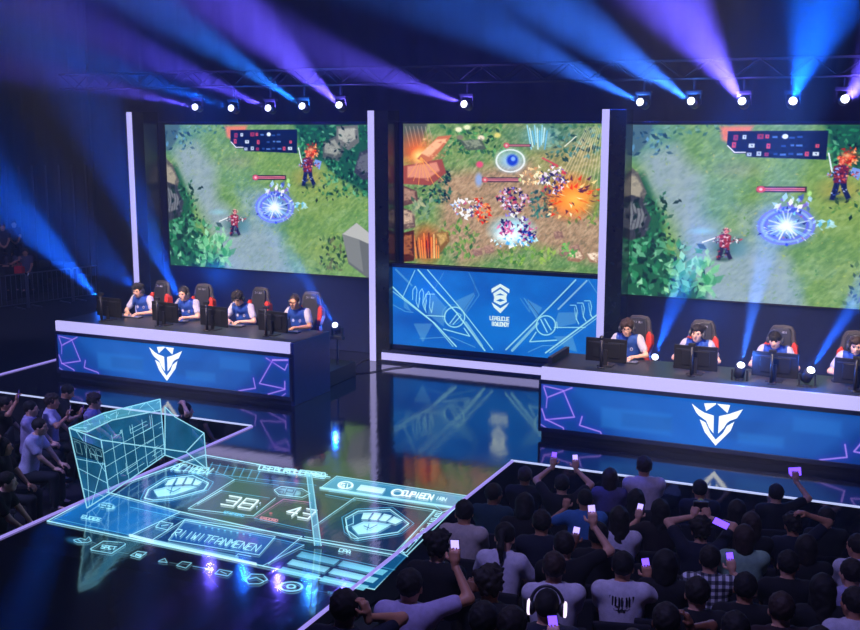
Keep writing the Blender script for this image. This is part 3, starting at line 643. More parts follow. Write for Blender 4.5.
# risers under the players
for x0, lb in ((-14.0, 'low black riser platform behind the left desk under four gaming chairs'), (-4.86, 'low black riser platform behind the right desk under the gaming chairs')):
    t = MB(); t.box(0, 4.75, 0, 1.75, 0, .27, .01); o = t.build('riser_platform', m_black); o.location = (x0, 15.3, 0); tag(o, lb, 'platform')

# ------------------------------------------------------------------ truss and lamps
t = thing('lighting_truss', 'dark box truss running above the screens and carrying the beam lamps', 'truss', (0, 18.3, 5.25))
b = MB()
for dy, dz in ((0, 0), (.3, 0), (0, .3), (.3, .3)): b.tube([(-17, dy, dz), (3, dy, dz)], .025, 6)
b.build('chord', m_truss, t)
b = MB(); n = 50
for i in range(n):
    x = -17+20*i/n; x2 = x+20/n
    b.tube([(x, 0, 0 if i % 2 else .3), (x2, 0, .3 if i % 2 else 0)], .012, 4); b.tube([(x, .3, 0 if i % 2 else .3), (x2, .3, .3 if i % 2 else 0)], .012, 4)
    b.tube([(x, 0, 0), (x, .3, 0)], .012, 4); b.tube([(x, 0, .3), (x, .3, .3)], .012, 4)
b.build('lacing', m_truss, t)
e_lens = emit('lens_white', 'f2f6ff', 3)
m_scaf = mat('dark_scaffold', (.05, .05, .07), .5, .5)
def lamp_unit(label, loc, target, c, power, ang, grp, stand=None, hang=True, halo=0., lens=.065):
    """moving head lamp: the lens sits at loc and points at target"""
    loc = Vector(loc); d = (Vector(target)-loc).normalized()
    t = thing('beam_lamp', label, 'lamp', loc, 0, grp)
    q = d.to_track_quat('-Z', 'Y').to_matrix().to_4x4()
    h = MB(); h.tube([(0, 0, .02), (0, 0, .20), (0, 0, .24)], [lens+.015, lens+.02, lens*.7], 14); ho = h.build('lamp_head', m_black, t, True); ho.matrix_local = q
    h = MB(); h.sphere((0, 0, 0), (lens, lens, lens*.55), 14, 8); lo = h.build('lens', e_lens, t, True); lo.matrix_local = q @ Matrix.Translation((0, 0, .0))
    back = -d*.12
    h = MB(); s = 1 if hang else -1
    for sx in (-1, 1): h.bar(back+Vector((sx*(lens+.045), 0, -.02*s)), back+Vector((sx*(lens+.045), 0, .2*s)), .02, .05)
    h.box(back.x-.13, back.x+.13, back.y-.05, back.y+.05, back.z+.17*s-.03, back.z+.17*s+.03, .008)
    h.build('yoke', m_black, t)
    if hang:
        h = MB(); h.tube([(back.x, back.y, back.z+.17), (back.x, back.y, 5.25-loc.z)], .02, 6); h.build('clamp', m_truss, t)
    if stand is not None:
        h = MB(); z0 = stand-loc.z; h.tube([(back.x, back.y, back.z-.17), (back.x, back.y, z0+.03)], .018, 6); h.tube([(back.x, back.y, z0), (back.x, back.y, z0+.03)], .13 if z0 < -.5 else .06, 14); h.build('stand', m_steel, t)
    L = bpy.data.lights.new('beam', 'SPOT'); L.color = c; L.energy = power; L.spot_size = math.radians(ang*1.22); L.spot_blend = 1.0; L.shadow_soft_size = .03
    lo = bpy.data.objects.new('beam', L); C.objects.link(lo); lo.parent = t
    lo.matrix_local = q @ Matrix.Translation((0, 0, -lens*.6-.03))
    if halo:
        P = bpy.data.lights.new('spill', 'POINT'); P.color = c; P.energy = halo; P.shadow_soft_size = .02
        po = bpy.data.objects.new('spill', P); C.objects.link(po); po.parent = t; po.location = d*(lens*.6+.05)
BLUE = (.006, .13, 1.0); CYAN = (.02, .20, 1.0); VIO = (.12, .085, 1.0); PUR = (.15, .10, 1.0); SKY = (.04, .19, 1.0)
TB = [  # lens px, target px, target Y, colour, power, angle, label
 ((195, 107), (20, 66), 13.0, VIO, 1500, 7, 'first beam lamp from the left on the truss, thin violet beam'),
 ((231, 108), (40, 44), 13.0, BLUE, 2000, 7, 'second beam lamp from the left on the truss, blue beam'),
 ((268, 108), (90, 30), 13.0, VIO, 2300, 8, 'third beam lamp from the left on the truss, violet beam'),
 ((302, 106), (160, 8), 13.5, CYAN, 2700, 8, 'fourth beam lamp from the left on the truss, sky blue beam'),
 ((339, 105), (230, 0), 13.5, PUR, 2600, 11, 'beam lamp above the lavender tower left of the middle screen, bright violet beam'),
 ((464, 104), (290, 40), 13.5, PUR, 2200, 9, 'lone beam lamp above the middle screen, violet beam'),
 ((640, 102), (450, 8), 13.5, SKY, 2800, 9, 'beam lamp above the tower right of the middle screen, blue beam'),
 ((691, 101), (545, 0), 13.5, SKY, 3400, 10, 'second beam lamp above the right screen, blue beam'),
 ((742, 101), (660, -20), 13.5, PUR, 4200, 12, 'third beam lamp above the right screen, broad violet white beam'),
 ((793, 101), (832, -20), 13.5, BLUE, 2600, 12, 'fourth beam lamp above the right screen, blue beam leaning right'),
 ((845, 99), (905, 50), 13.5, PUR, 2200, 11, 'last beam lamp above the right screen, at the edge of the photo')]
PK = 34.0
for (lx, ly), (tx, ty), Yt, c, pw, an, lb in TB:
    lamp_unit(lb, at_y(lx, ly, 18.2), at_y(tx, ty, Yt), c, pw*PK, an, 'beam lamps on the truss', None, True, halo=.9*PK)
FB = [((100, 299), (-20, 172), 12.5, 16.9, BLUE, 2800, 10, 0.0, 'beam lamp on a floor stand at the left end of the left desk'),
 ((181, 303), (100, 130), 13.0, 16.9, BLUE, 1500, 10, 0.27, 'beam lamp hidden behind the second player of the left desk'),
 ((139, 291), (80, 240), 13.0, 17.6, BLUE, 350, 9, 0.0, 'beam lamp behind the first player of the left desk, faint blue beam'),
 ((335, 325), (280, 240), 14.5, 16.55, BLUE, 1100, 8, 0.0, 'beam lamp on a stand right of the left desk end panel'),
 ((655, 357), (680, 290), 15.4, 16.75, BLUE, 1500, 10, 0.27, 'round white beam lamp between the first and second player of the right desk'),
 ((741, 365), (768, 240), 13.9, 15.0, SKY, 1900, 10, 1.04, 'round white beam lamp on the right desk between second and third player'),
 ((811, 370), (875, 270), 13.9, 15.0, BLUE, 1900, 10, 1.04, 'white beam lamp on the right desk between third and fourth player')]
for (lx, ly), (tx, ty), Yt, Yl, c, pw, an, st, lb in FB:
    lamp_unit(lb, at_y(lx, ly, Yl), at_y(tx, ty, Yt), c, pw*PK, an, 'low beam lamps around the desks', st, False, halo=1.1*PK, lens=.055)
# key lamps over the stage, just outside the frame, plus a few added fill lamps
def key(loc, tgt, c, p, ang, size=.25, nm='key_lamp', lb=None):
    loc = Vector(loc); d = (Vector(tgt)-loc).normalized(); q = d.to_track_quat('-Z', 'Y').to_matrix().to_4x4()
    t = thing(nm, lb, 'lamp', loc)
    h = MB(); h.tube([(0, 0, .05), (0, 0, .45)], [.17, .15], 16); o = h.build('lamp_head', m_black, t, True); o.matrix_local = q
    L = bpy.data.lights.new('key', 'SPOT'); L.color = c; L.energy = p; L.spot_size = math.radians(ang); L.spot_blend = .5; L.shadow_soft_size = size
    lo = bpy.data.objects.new('key', L); C.objects.link(lo); lo.parent = t; lo.matrix_local = q @ Matrix.Translation((0, 0, -.25))
key((-11.5, 9.5, 8.5), (-11.4, 15.9, 1.3), (1, .78, .60), 8500, 30, lb='warm stage lamp hung above the runway, aimed at the left desk players')
key((-2.4, 9.5, 8.5), (-2.4, 15.9, 1.3), (1, .78, .60), 8500, 30, lb='warm stage lamp hung above the right audience, aimed at the right desk players')
key((-3.0, 3.5, 9.5), (-2.0, 10.8, 0), (.40, .36, 1), 1300, 60, lb='violet wash lamp hung high behind the right audience')
key((-14.0, 5.0, 9.5), (-12.5, 12.0, 0), (.36, .36, 1), 4200, 46, lb='violet wash lamp hung high over the left audience')
key((-21.0, 15.0, 9.0), (-24.6, 25, 0), (.40, .42, 1), 2600, 50, lb='added dim violet fill lamp, aimed at the far stand and barriers')  # unseen fill, added so the barriers and far stand show up
for q_, nm_ in (((150, -42), 'warm wide lamp above the frame over the left beam lamps'), ((668, -48), 'warm wide lamp above the frame over the right beam lamps')):
    v_ = at_y(*q_, 13.5); key(v_, (v_.x*.6, 6, 2), (1, .74, .7), 70, 165, .12, 'flood_lamp', nm_)
key((-7.5, 11.5, 9.6), (-7.5, 18.5, .5), (.008, .06, 1), 2200, 100, lb='added deep blue fill lamp high above the middle of the stage')  # unseen fill, added to turn haze and dark surfaces navy
key((-20.0, 9.0, 9.6), (-22, 22, 2.0), (.01, .07, 1), 1800, 90, lb='added deep blue fill lamp high over the far left of the hall')  # second added blue fill, no visible source, tints the left hall
# haze
m_hz = bpy.data.materials.new('stage_haze'); m_hz.use_nodes = True
nt = m_hz.node_tree; nt.nodes.remove(nt.nodes['Principled BSDF'])
vs_ = nt.nodes.new('ShaderNodeVolumeScatter'); vs_.inputs['Density'].default_value = .0055; vs_.inputs['Anisotropy'].default_value = .35
vs_.inputs['Color'].default_value = (.8, .88, 1, 1)
nt.links.new(vs_.outputs[0], nt.nodes['Material Output'].inputs['Volume'])
b = MB(); b.box(-33.5, 9.5, -2.5, 30.6, -.95, 10.3); hz = b.build('stage_haze', m_hz); tag(hz, 'thin smoke haze hanging over the stage and lit by the beams', 'haze', kind='stuff')
W = bpy.data.worlds.new('world'); S.world = W; W.use_nodes = True
W.node_tree.nodes['Background'].inputs[0].default_value = (.02, .03, .09, 1); W.node_tree.nodes['Background'].inputs[1].default_value = .05
S.view_settings.view_transform = 'Standard'; S.view_settings.look = 'None'; S.view_settings.gamma = 1; S.view_settings.exposure = 0
S.cycles.volume_bounces = 0; S.cycles.max_bounces = 6; S.cycles.transparent_max_bounces = 24
S.cycles.use_denoising = True; S.cycles.use_light_tree = True
# ================================================================== people: bodies grown from a smooth distance field
def _caps(P, a, b, ra, rb):
    a = np.array(a, float); b = np.array(b, float); ab = b-a; d = P-a
    t = np.clip((d@ab)/max(1e-9, ab@ab), 0, 1)
    return np.linalg.norm(d-t[..., None]*ab, axis=-1)-(ra+(rb-ra)*t)
def _elli(P, c, r, R=None):
    d = P-np.array(c, float)
    if R is not None: d = d@R
    r = np.array(r, float); k0 = np.linalg.norm(d/r, axis=-1); k1 = np.linalg.norm(d/(r*r), axis=-1)
    return k0*(k0-1)/np.maximum(k1, 1e-6)
def smin(a, b, k):
    h = np.clip(.5+.5*(b-a)/k, 0, 1); return b*(1-h)+a*h-k*h*(1-h)
def smax(a, b, k): return -smin(-a, -b, k)
def field(P, prims):
    """prims: list of (kind, data..., k); kind 'c' capsule, 'e' ellipsoid, 's' subtract ellipsoid, 'p' keep half space"""
    f = None
    for q in prims:
        t = q[0]
        if t == 'c': d = _caps(P, *q[1:5]); f = d if f is None else smin(f, d, q[5])
        elif t == 'e': d = _elli(P, q[1], q[2], q[4] if len(q) > 4 else None); f = d if f is None else smin(f, d, q[3])
        elif t == 's': d = _elli(P, q[1], q[2], q[4] if len(q) > 4 else None); f = smax(f, -d, q[3])
        elif t == 'p': n = np.array(q[2], float); d = (P-np.array(q[1], float))@n; f = smax(f, d, q[3])
        elif t == 'n':
            x, y, z = P[..., 0], P[..., 1], P[..., 2]; s = q[1]
            f = f+q[2]*(np.sin(x*s+1.3*np.sin(z*s*.7))*np.sin(y*s*1.1+.7*np.sin(x*s*.8))*np.sin(z*s*.9+np.sin(y*s)))
    return f
def bounds(prims, pad=.03):
    lo = np.full(3, 1e9); hi = -lo
    for q in prims:
        if q[0] == 'c':
            for p, r in ((q[1], q[3]), (q[2], q[4])): lo = np.minimum(lo, np.array(p)-r); hi = np.maximum(hi, np.array(p)+r)
        elif q[0] == 'e': R = max(q[2]); lo = np.minimum(lo, np.array(q[1])-(R if len(q) > 4 else np.array(q[2]))); hi = np.maximum(hi, np.array(q[1])+(R if len(q) > 4 else np.array(q[2])))
    return lo-pad, hi+pad
def nets(prims, h):
    """surface nets: one smooth closed quad surface at f = 0"""
    lo, hi = bounds(prims); n = np.ceil((hi-lo)/h).astype(int)+2
    ax = [lo[i]+h*np.arange(n[i]) for i in range(3)]
    P = np.stack(np.meshgrid(*ax, indexing='ij'), -1); f = field(P, prims).astype(np.float32)
    s = f < 0; nx, ny, nz = n
    c = np.zeros((nx-1, ny-1, nz-1), int)
    cor = [(i, j, k) for i in (0, 1) for j in (0, 1) for k in (0, 1)]
    for i, j, k in cor: c += s[i:nx-1+i, j:ny-1+j, k:nz-1+k]
    act = (c > 0) & (c < 8); I = np.argwhere(act); idx = -np.ones(act.shape, int); idx[act] = np.arange(len(I))
    V = np.zeros((len(I), 3)); W = np.zeros(len(I))
    fv = {q: f[I[:, 0]+q[0], I[:, 1]+q[1], I[:, 2]+q[2]] for q in cor}
    for q in cor:
        for a in range(3):
            if q[a]: continue
            r = tuple(q[b]+(b == a) for b in range(3)); A, B = fv[q], fv[r]; m = (A < 0) != (B < 0)
            t = np.where(m, A/np.where(m, A-B, 1), 0); p = np.tile(np.array(q, float), (len(I), 1)); p[:, a] += t
            V += p*m[:, None]; W += m
    V = lo+h*(I+V/W[:, None]); F = []
    for a in range(3):
        b, c_ = (a+1) % 3, (a+2) % 3; s0 = [slice(None)]*3; s1 = [slice(None)]*3; s0[a] = slice(0, -1); s1[a] = slice(1, None)
        A, B = s[tuple(s0)], s[tuple(s1)]; E = np.argwhere(A != B)
        E = E[(E[:, b] > 0) & (E[:, c_] > 0) & (E[:, b] < n[b]-1) & (E[:, c_] < n[c_]-1)]
        fl = A[tuple(E.T)]
        def g(db, dc):
            k = E.copy(); k[:, b] -= db; k[:, c_] -= dc; return idx[tuple(k.T)]
        q = np.stack([g(0, 0), g(1, 0), g(1, 1), g(0, 1)], 1); q[~fl] = q[~fl][:, ::-1]; F.append(q[(q >= 0).all(1)])
    return V, np.concatenate(F)
def sdf_mesh(name, groups):
    """groups: list of (prims, cell); all surfaces joined into one mesh"""
    vs, fs, n = [], [], 0
    for prims, h in groups:
        V, F = nets(prims, h); vs.append(V); fs.append(F+n); n += len(V)
    V = np.concatenate(vs); F = np.concatenate(fs); me = bpy.data.meshes.new(name)
    me.vertices.add(len(V)); me.vertices.foreach_set('co', V.reshape(-1).astype(np.float32))
    me.loops.add(F.size); me.loops.foreach_set('vertex_index', F.reshape(-1).astype(np.int32))
    me.polygons.add(len(F)); me.polygons.foreach_set('loop_start', np.arange(0, F.size, 4, dtype=np.int32))
    me.update(calc_edges=True); me.polygons.foreach_set('use_smooth', [True]*len(F)); me.validate(); return me
V3 = lambda *a: np.array(a, float)
def nrm(v): return v/max(1e-9, np.linalg.norm(v))
def ik(S_, W_, l1, l2, hint):
    d = W_-S_; L = np.linalg.norm(d)
    if L > (l1+l2)*.985: W_ = S_+d/L*(l1+l2)*.985; d = W_-S_; L = np.linalg.norm(d)
    a = (l1*l1-l2*l2+L*L)/(2*L); hh = math.sqrt(max(0, l1*l1-a*a)); u = d/L; p = np.array(hint, float); p = nrm(p-u*(p@u))
    return S_+u*a+p*hh, W_
def hand_prims(W_, fdir, palm, side, curl=.6):
    """palm and five separate bent fingers; fdir along the hand, palm the palm normal, side +1 right / -1 left"""
    f = nrm(fdir); p = nrm(palm-f*(palm@f)); x = np.cross(f, p)*side   # x towards the thumb
    out = []
    c = W_+f*.045
    out.append(('c', W_-f*.02, W_+f*.03, .026, .030, .01)); out.append(('c', c-x*.022, c+f*.035-x*.026, .019, .017, .02)); out.append(('c', c+x*.018, c+f*.038+x*.022, .019, .017, .02)); out.append(('c', c, c+f*.038, .019, .018, .02))
    for i, (o, L) in enumerate(((.031, .068), (.011, .078), (-.010, .072), (-.030, .056))):
        b = W_+f*.082+x*o; a1 = curl*.9; a2 = curl*2.0
        m = b+(f*math.cos(a1)+p*math.sin(a1))*L*.5; e = m+(f*math.cos(a2)+p*math.sin(a2))*L*.5
        out.append(('c', b-f*.012, m, .0095, .0085, .004)); out.append(('c', m, e, .0085, .007, .003))
    b = W_+f*.030+x*.034; m = b+(f*.55+x*.75+p*.35)*.036; e = m+(f*.8+x*.15+p*.55)*.032
    out.append(('c', b-x*.012, m, .012, .011, .006)); out.append(('c', m, e, .011, .009, .004))
    return out, c+p*.03+f*.03
def euler_R(yaw, pitch, roll=0):
    return np.array(Euler((pitch, roll, yaw), 'XYZ').to_matrix())
_cache = {}
def make_pose(key, lean=0., hands=None, yaw=0., pitch=0., roll=0., female=False, curl=.6, fine=False, knees=((-.13, .42), (.13, .42)), wide=1.0, hints=None):
    """seated figure facing +Y, floor at z = 0; hands: {side: (wrist xyz, finger dir, palm normal)}"""
    g = {}; hz = .52; w = wide
    pel = V3(0, 0, hz); ch = V3(0, .02+lean*.55, .86); nb = V3(0, .03+lean, 1.10); R = euler_R(yaw, pitch, roll)
    hd = nb+V3(0, .015+lean*.25, .090)+R@V3(0, .02, .04)
    g['head'] = (hd, R); shz = 1.055
    sh = {s: V3(s*.175*w, .015+lean*.9, shz) for s in (-1, 1)}
    hands = hands or {}
    default = {s: (V3(s*.08, .34, .66), V3(-s*.5, .8, -.1), V3(0, .1, -1)) for s in (-1, 1)}
    arm = {}
    for s in (-1, 1):
        Wt, fd, pn = hands.get(s, default[s]); Wt = np.array(Wt, float)
        hint = (hints or {}).get(s, (s*.9, -.25, -.6)); S_ = sh[s].copy()
        if Wt[2] > 1.2: S_[2] += .04; S_[0] -= s*.015
        E_, Wt = ik(S_, Wt, .275, .25, hint); arm[s] = (S_, E_, Wt, np.array(fd, float), np.array(pn, float))
    g['arm'] = arm
    torso = [('e', pel+V3(0, 0, .06), (.165*w, .125, .12), .05), ('e', (pel+ch)/2+V3(0, 0, .03), (.14*w, .105, .16), .08), ('e', ch+V3(0, 0, .04), (.165*w, .112, .19), .08),
             ('c', sh[-1]+V3(.03, 0, -.005), sh[1]-V3(.03, 0, .005), .062, .062, .07), ('c', nb+V3(0, 0, -.08), nb+V3(0, .01, .02), .075, .055, .05)]
    if female: torso.append(('e', ch+V3(-.075, .085, .0), (.06, .05, .06), .04)); torso.append(('e', ch+V3(.075, .085, .0), (.06, .05, .06), .04))
    limbs = []; shirtarm = []
    for s in (-1, 1):
        S_, E_, W_, fd, pn = arm[s]
        limbs += [('c', S_, E_, .052, .038, .04), ('c', E_, W_, .039, .025, .015)]
        m = S_+(E_-S_)*.62; shirtarm += [('c', S_, m, .064, .060, .04)]
    legs = []; pants = [('e', pel+V3(0, 0, .03), (.18*w, .14, .13), .04)]; shoes = {}
    for s, (kx, ky) in zip((-1, 1), knees):
        H_ = V3(s*.09, .03, hz-.01); K_ = V3(kx, ky, hz+.01); A_ = V3(kx+s*.01, ky+.0, .10)
        legs += [('c', H_, K_, .085, .058, .05), ('c', K_, A_, .056, .036, .02), ('c', A_+V3(0, 0, -.02), A_+V3(0, .13, -.055), .036, .030, .02)]
        pants += [('c', H_, K_, .098, .072, .05), ('c', K_, A_+V3(0, 0, .02), .070, .055, .03)]
        shoes[s] = [('c', A_+V3(0, -.03, -.055), A_+V3(0, .13, -.062), .045, .038, .02), ('c', A_+V3(0, 0, -.04), A_+V3(0, 0, .02), .046, .046, .02), ('p', A_+V3(0, 0, .02), (0, 0, 1), .005), ('p', A_+V3(0, 0, -.096), (0, 0, -1), .004)]
    T = lambda v: hd+R@V3(*v)
    head = [('e', T((0, -.008, .025)), (.076, .095, .098), .01, R), ('e', T((0, .03, -.045)), (.056, .062, .068), .035, R), ('e', T((0, .062, -.088)), (.026, .024, .022), .03, R),
            ('e', T((0, .075, .028)), (.056, .02, .014), .02, R), ('e', T((0, .085, -.052)), (.024, .016, .016), .015, R),
            ('c', T((0, .090, .012)), T((0, .112, -.024)), .009, .014, .014), ('c', T((-.012, .098, -.028)), T((.012, .098, -.028)), .009, .009, .01),
            ('e', T((-.044, .06, -.015)), (.022, .022, .02), .02, R), ('e', T((.044, .06, -.015)), (.022, .022, .02), .02, R),
            ('s', T((-.031, .097, .006)), (.017, .014, .010), .012, R), ('s', T((.031, .097, .006)), (.017, .014, .010), .012, R), ('s', T((0, .108, -.060)), (.02, .008, .003), .006, R),
            ('e', T((-.079, -.005, -.012)), (.010, .020, .031), .006, R), ('e', T((.079, -.005, -.012)), (.010, .020, .031), .006, R),
            ('c', nb+V3(0, 0, -.03), T((0, -.02, -.06)), .058, .054, .03)]
    hp = []
    g['hold'] = {}
    for s in (-1, 1):
        S_, E_, W_, fd, pn = arm[s]; pr, hc = hand_prims(W_, fd, pn, s, curl if np.isscalar(curl) else curl[s]); hp.append((pr, .0048 if fine else .006)); g['hold'][s] = (hc, nrm(fd), nrm(pn))
    body = sdf_mesh('body', [(torso+limbs+legs, .016), (head, .0065 if fine else .009)]+hp)
    off = lambda L, d: [(q[0], q[1], q[2], q[3]+d, q[4]+d, q[5]) if q[0] == 'c' else (q[0], q[1], tuple(r+d for r in q[2]), q[3]) for q in L]
    st = off(torso[:5], .014)+[off([t_], .014)[0] for t_ in torso[5:]]+shirtarm+[('p', pel+V3(0, 0, -.04), (0, 0, -1), .01), ('s', nb+V3(0, .03, .062), (.092, .086, .048), .008)]
    for s in (-1, 1):
        S_, E_, W_, fd, pn = arm[s]; m = S_+(E_-S_)*.66
    shirt = sdf_mesh('shirt', [(st, .014)])
    pm = sdf_mesh('trousers', [(pants, .017)])
    sm = {s: sdf_mesh('shoe', [(shoes[s], .011)]) for s in (-1, 1)}
    for me in (body, shirt, pm, *sm.values()): me.materials.append(None)
    g.update(body=body, shirt=shirt, trousers=pm, shoe=sm, torso=(pel, ch, nb)); _cache[key] = g; return g
# hair and headset, in head space (origin head centre, +Y forwards)
def hair_prims(kind):
    cap = [('e', (0, -.016, .036), (.088, .102, .100), .01)]
    cutface = [('s', (0, .115, -.03), (.085, .075, .088), .015), ('p', (0, 0, -.055), (0, 0, -1), .02), ('s', (-.10, .045, -.055), (.05, .05, .06), .01), ('s', (.10, .045, -.055), (.05, .05, .06), .01)]
    if kind == 'short': return cap+cutface+[('n', 90, .006)]
    if kind == 'messy': return cap+[('e', (0, .03, .09), (.082, .075, .05), .02), ('e', (.03, .06, .085), (.05, .05, .035), .02), ('e', (-.04, -.03, .085), (.07, .07, .05), .02)]+cutface+[('n', 60, .018)]
    if kind == 'curly': return cap+[('e', (0, .0, .07), (.100, .108, .085), .02)]+cutface+[('n', 75, .022)]
    if kind == 'fringe': return cap+[('e', (0, .06, .055), (.078, .05, .052), .02)]+[('s', (0, .13, -.045), (.075, .07, .062), .012), ('p', (0, 0, -.06), (0, 0, -1), .02), ('n', 55, .010)]
    if kind == 'crop': return [('e', (0, -.014, .032), (.081, .098, .096), .01)]+cutface+[('n', 120, .003)]
    if kind == 'long': return cap+[('c', (0, -.045, .03), (0, -.085, -.20), .085, .070, .04), ('c', (-.05, -.03, 0), (-.065, -.05, -.17), .045, .035, .03), ('c', (.05, -.03, 0), (.065, -.05, -.17), .045, .035, .03), ('s', (0, .10, -.05), (.072, .085, .11), .015), ('n', 50, .008)]
    if kind == 'bob': return cap+[('c', (0, -.04, .02), (0, -.055, -.08), .088, .082, .04), ('c', (-.055, -.01, 0), (-.065, -.02, -.08), .04, .035, .03), ('c', (.055, -.01, 0), (.065, -.02, -.08), .04, .035, .03), ('s', (0, .10, -.05), (.070, .085, .11), .015), ('n', 50, .006)]
    if kind == 'ponytail': return cap+cutface+[('e', (0, -.125, .03), (.035, .03, .035), .02), ('c', (0, -.14, .02), (.01, -.165, -.10), .030, .028, .02), ('c', (.01, -.165, -.10), (.02, -.13, -.22), .028, .012, .02), ('n', 60, .006)]
    if kind == 'bun': return cap+cutface+[('e', (0, -.10, .09), (.045, .045, .042), .02), ('n', 70, .007)]
_hair = {}
def hair_mesh(kind):
    if kind not in _hair: me = sdf_mesh('hair', [(hair_prims(kind), .0085)]); me.materials.append(None); _hair[kind] = me
    return _hair[kind]
def obj_mat(o, m):
    for i, k in enumerate(m if isinstance(m, (list, tuple)) else [m]): o.material_slots[i].link = 'OBJECT'; o.material_slots[i].material = k
SK = {'light': mat('skin_light', 'e2ab8c', .5, noise=.06, scale=30), 'tan': mat('skin_tan', 'c98d6b', .5, noise=.06, scale=30), 'brown': mat('skin_brown', '8f5d43', .5, noise=.06, scale=30)}
HR = {'black': mat('hair_black', '120e0c', .75, noise=.4, scale=80), 'brown': mat('hair_brown', '33221a', .7, noise=.4, scale=80), 'dark': mat('hair_dark', '1c1410', .72, noise=.4, scale=80)}
def cloth(h): return mat('cloth_'+h, h, .85, noise=.12, scale=25, bump=.15)
m_eye = mat('eye_dark', (.02, .015, .012), .2); m_lip = mat('lips', '9c5348', .5)
def head_matrix(g):
    hd, R = g['head']; M = Matrix([[*R[0], 0], [*R[1], 0], [*R[2], 0], [0, 0, 0, 1]]); M.translation = Vector(hd); return M
def person(g, label, loc, rz, shirt, hair='short', hairc='black', skin='light', trousers='1a1c26', group=None, legs=True, extra=None, s=1.0, eyes=False):
    t = thing('person', label, 'person', loc, rz, group); t.scale = (s, s, s)
    o = bpy.data.objects.new('body', g['body']); C.objects.link(o); o.parent = t; obj_mat(o, SK[skin])
    o = bpy.data.objects.new('shirt', g['shirt']); C.objects.link(o); o.parent = t; obj_mat(o, shirt if not isinstance(shirt, str) else cloth(shirt))
    if legs:
        o = bpy.data.objects.new('trousers', g['trousers']); C.objects.link(o); o.parent = t; obj_mat(o, cloth(trousers))
        for k in (-1, 1): o = bpy.data.objects.new('shoe', g['shoe'][k]); C.objects.link(o); o.parent = t; obj_mat(o, cloth('20222a'))
    M = head_matrix(g)
    h = bpy.data.objects.new('hair', hair_mesh(hair)); C.objects.link(h); h.parent = t; h.matrix_local = M; obj_mat(h, HR[hairc])
    if eyes:
        for sx in (-1, 1):
            b = MB(); b.sphere((sx*.031, .083, .006), .0105, 10, 6); e = b.build('eye', m_eye, t, True); e.matrix_local = M
            b = MB(); b.tube([(sx*.016, .098, .024), (sx*.033, .097, .028), (sx*.048, .086, .023)], [.003, .004, .002], 6); e = b.build('eyebrow', HR[hairc], t, True); e.matrix_local = M
        b = MB(); b.tube([(-.02, .098, -.058), (0, .106, -.061), (.02, .098, -.058)], [.003, .0055, .003], 6); e = b.build('mouth', m_lip, t, True); e.matrix_local = M
    return t, M
m_hs = mat('headset_grey', (.045, .045, .055), .4)
def headset(t, M, glow=None):
    b = MB(); pts = [(.106*math.sin(a), -.005, .012+.135*math.cos(a)) for a in np.linspace(-1.65, 1.65, 15)]; b.tube(pts, .011, 8)
    o = b.build('headset', m_hs, t, True); o.matrix_local = M
    for sx in (-1, 1): b = MB(); b.sphere((sx*.100, -.005, -.008), (.027, .044, .050), 14, 8); b.build('ear_cup', m_hs, o, True)
    if glow is not None:
        b = MB()
        for sx in (-1, 1): b.tube([(sx*.116, .036*math.sin(a), -.008+.042*math.cos(a)) for a in np.linspace(0, 2*PI, 17)], .012, 6)
        b.build('light_ring', glow, o)
    else:
        b = MB(); b.tube([(.10, .02, -.02), (.095, .085, -.06), (.035, .118, -.075)], .004, 6); b.sphere((.033, .12, -.075), .009, 8, 6); b.build('microphone', m_black, o)
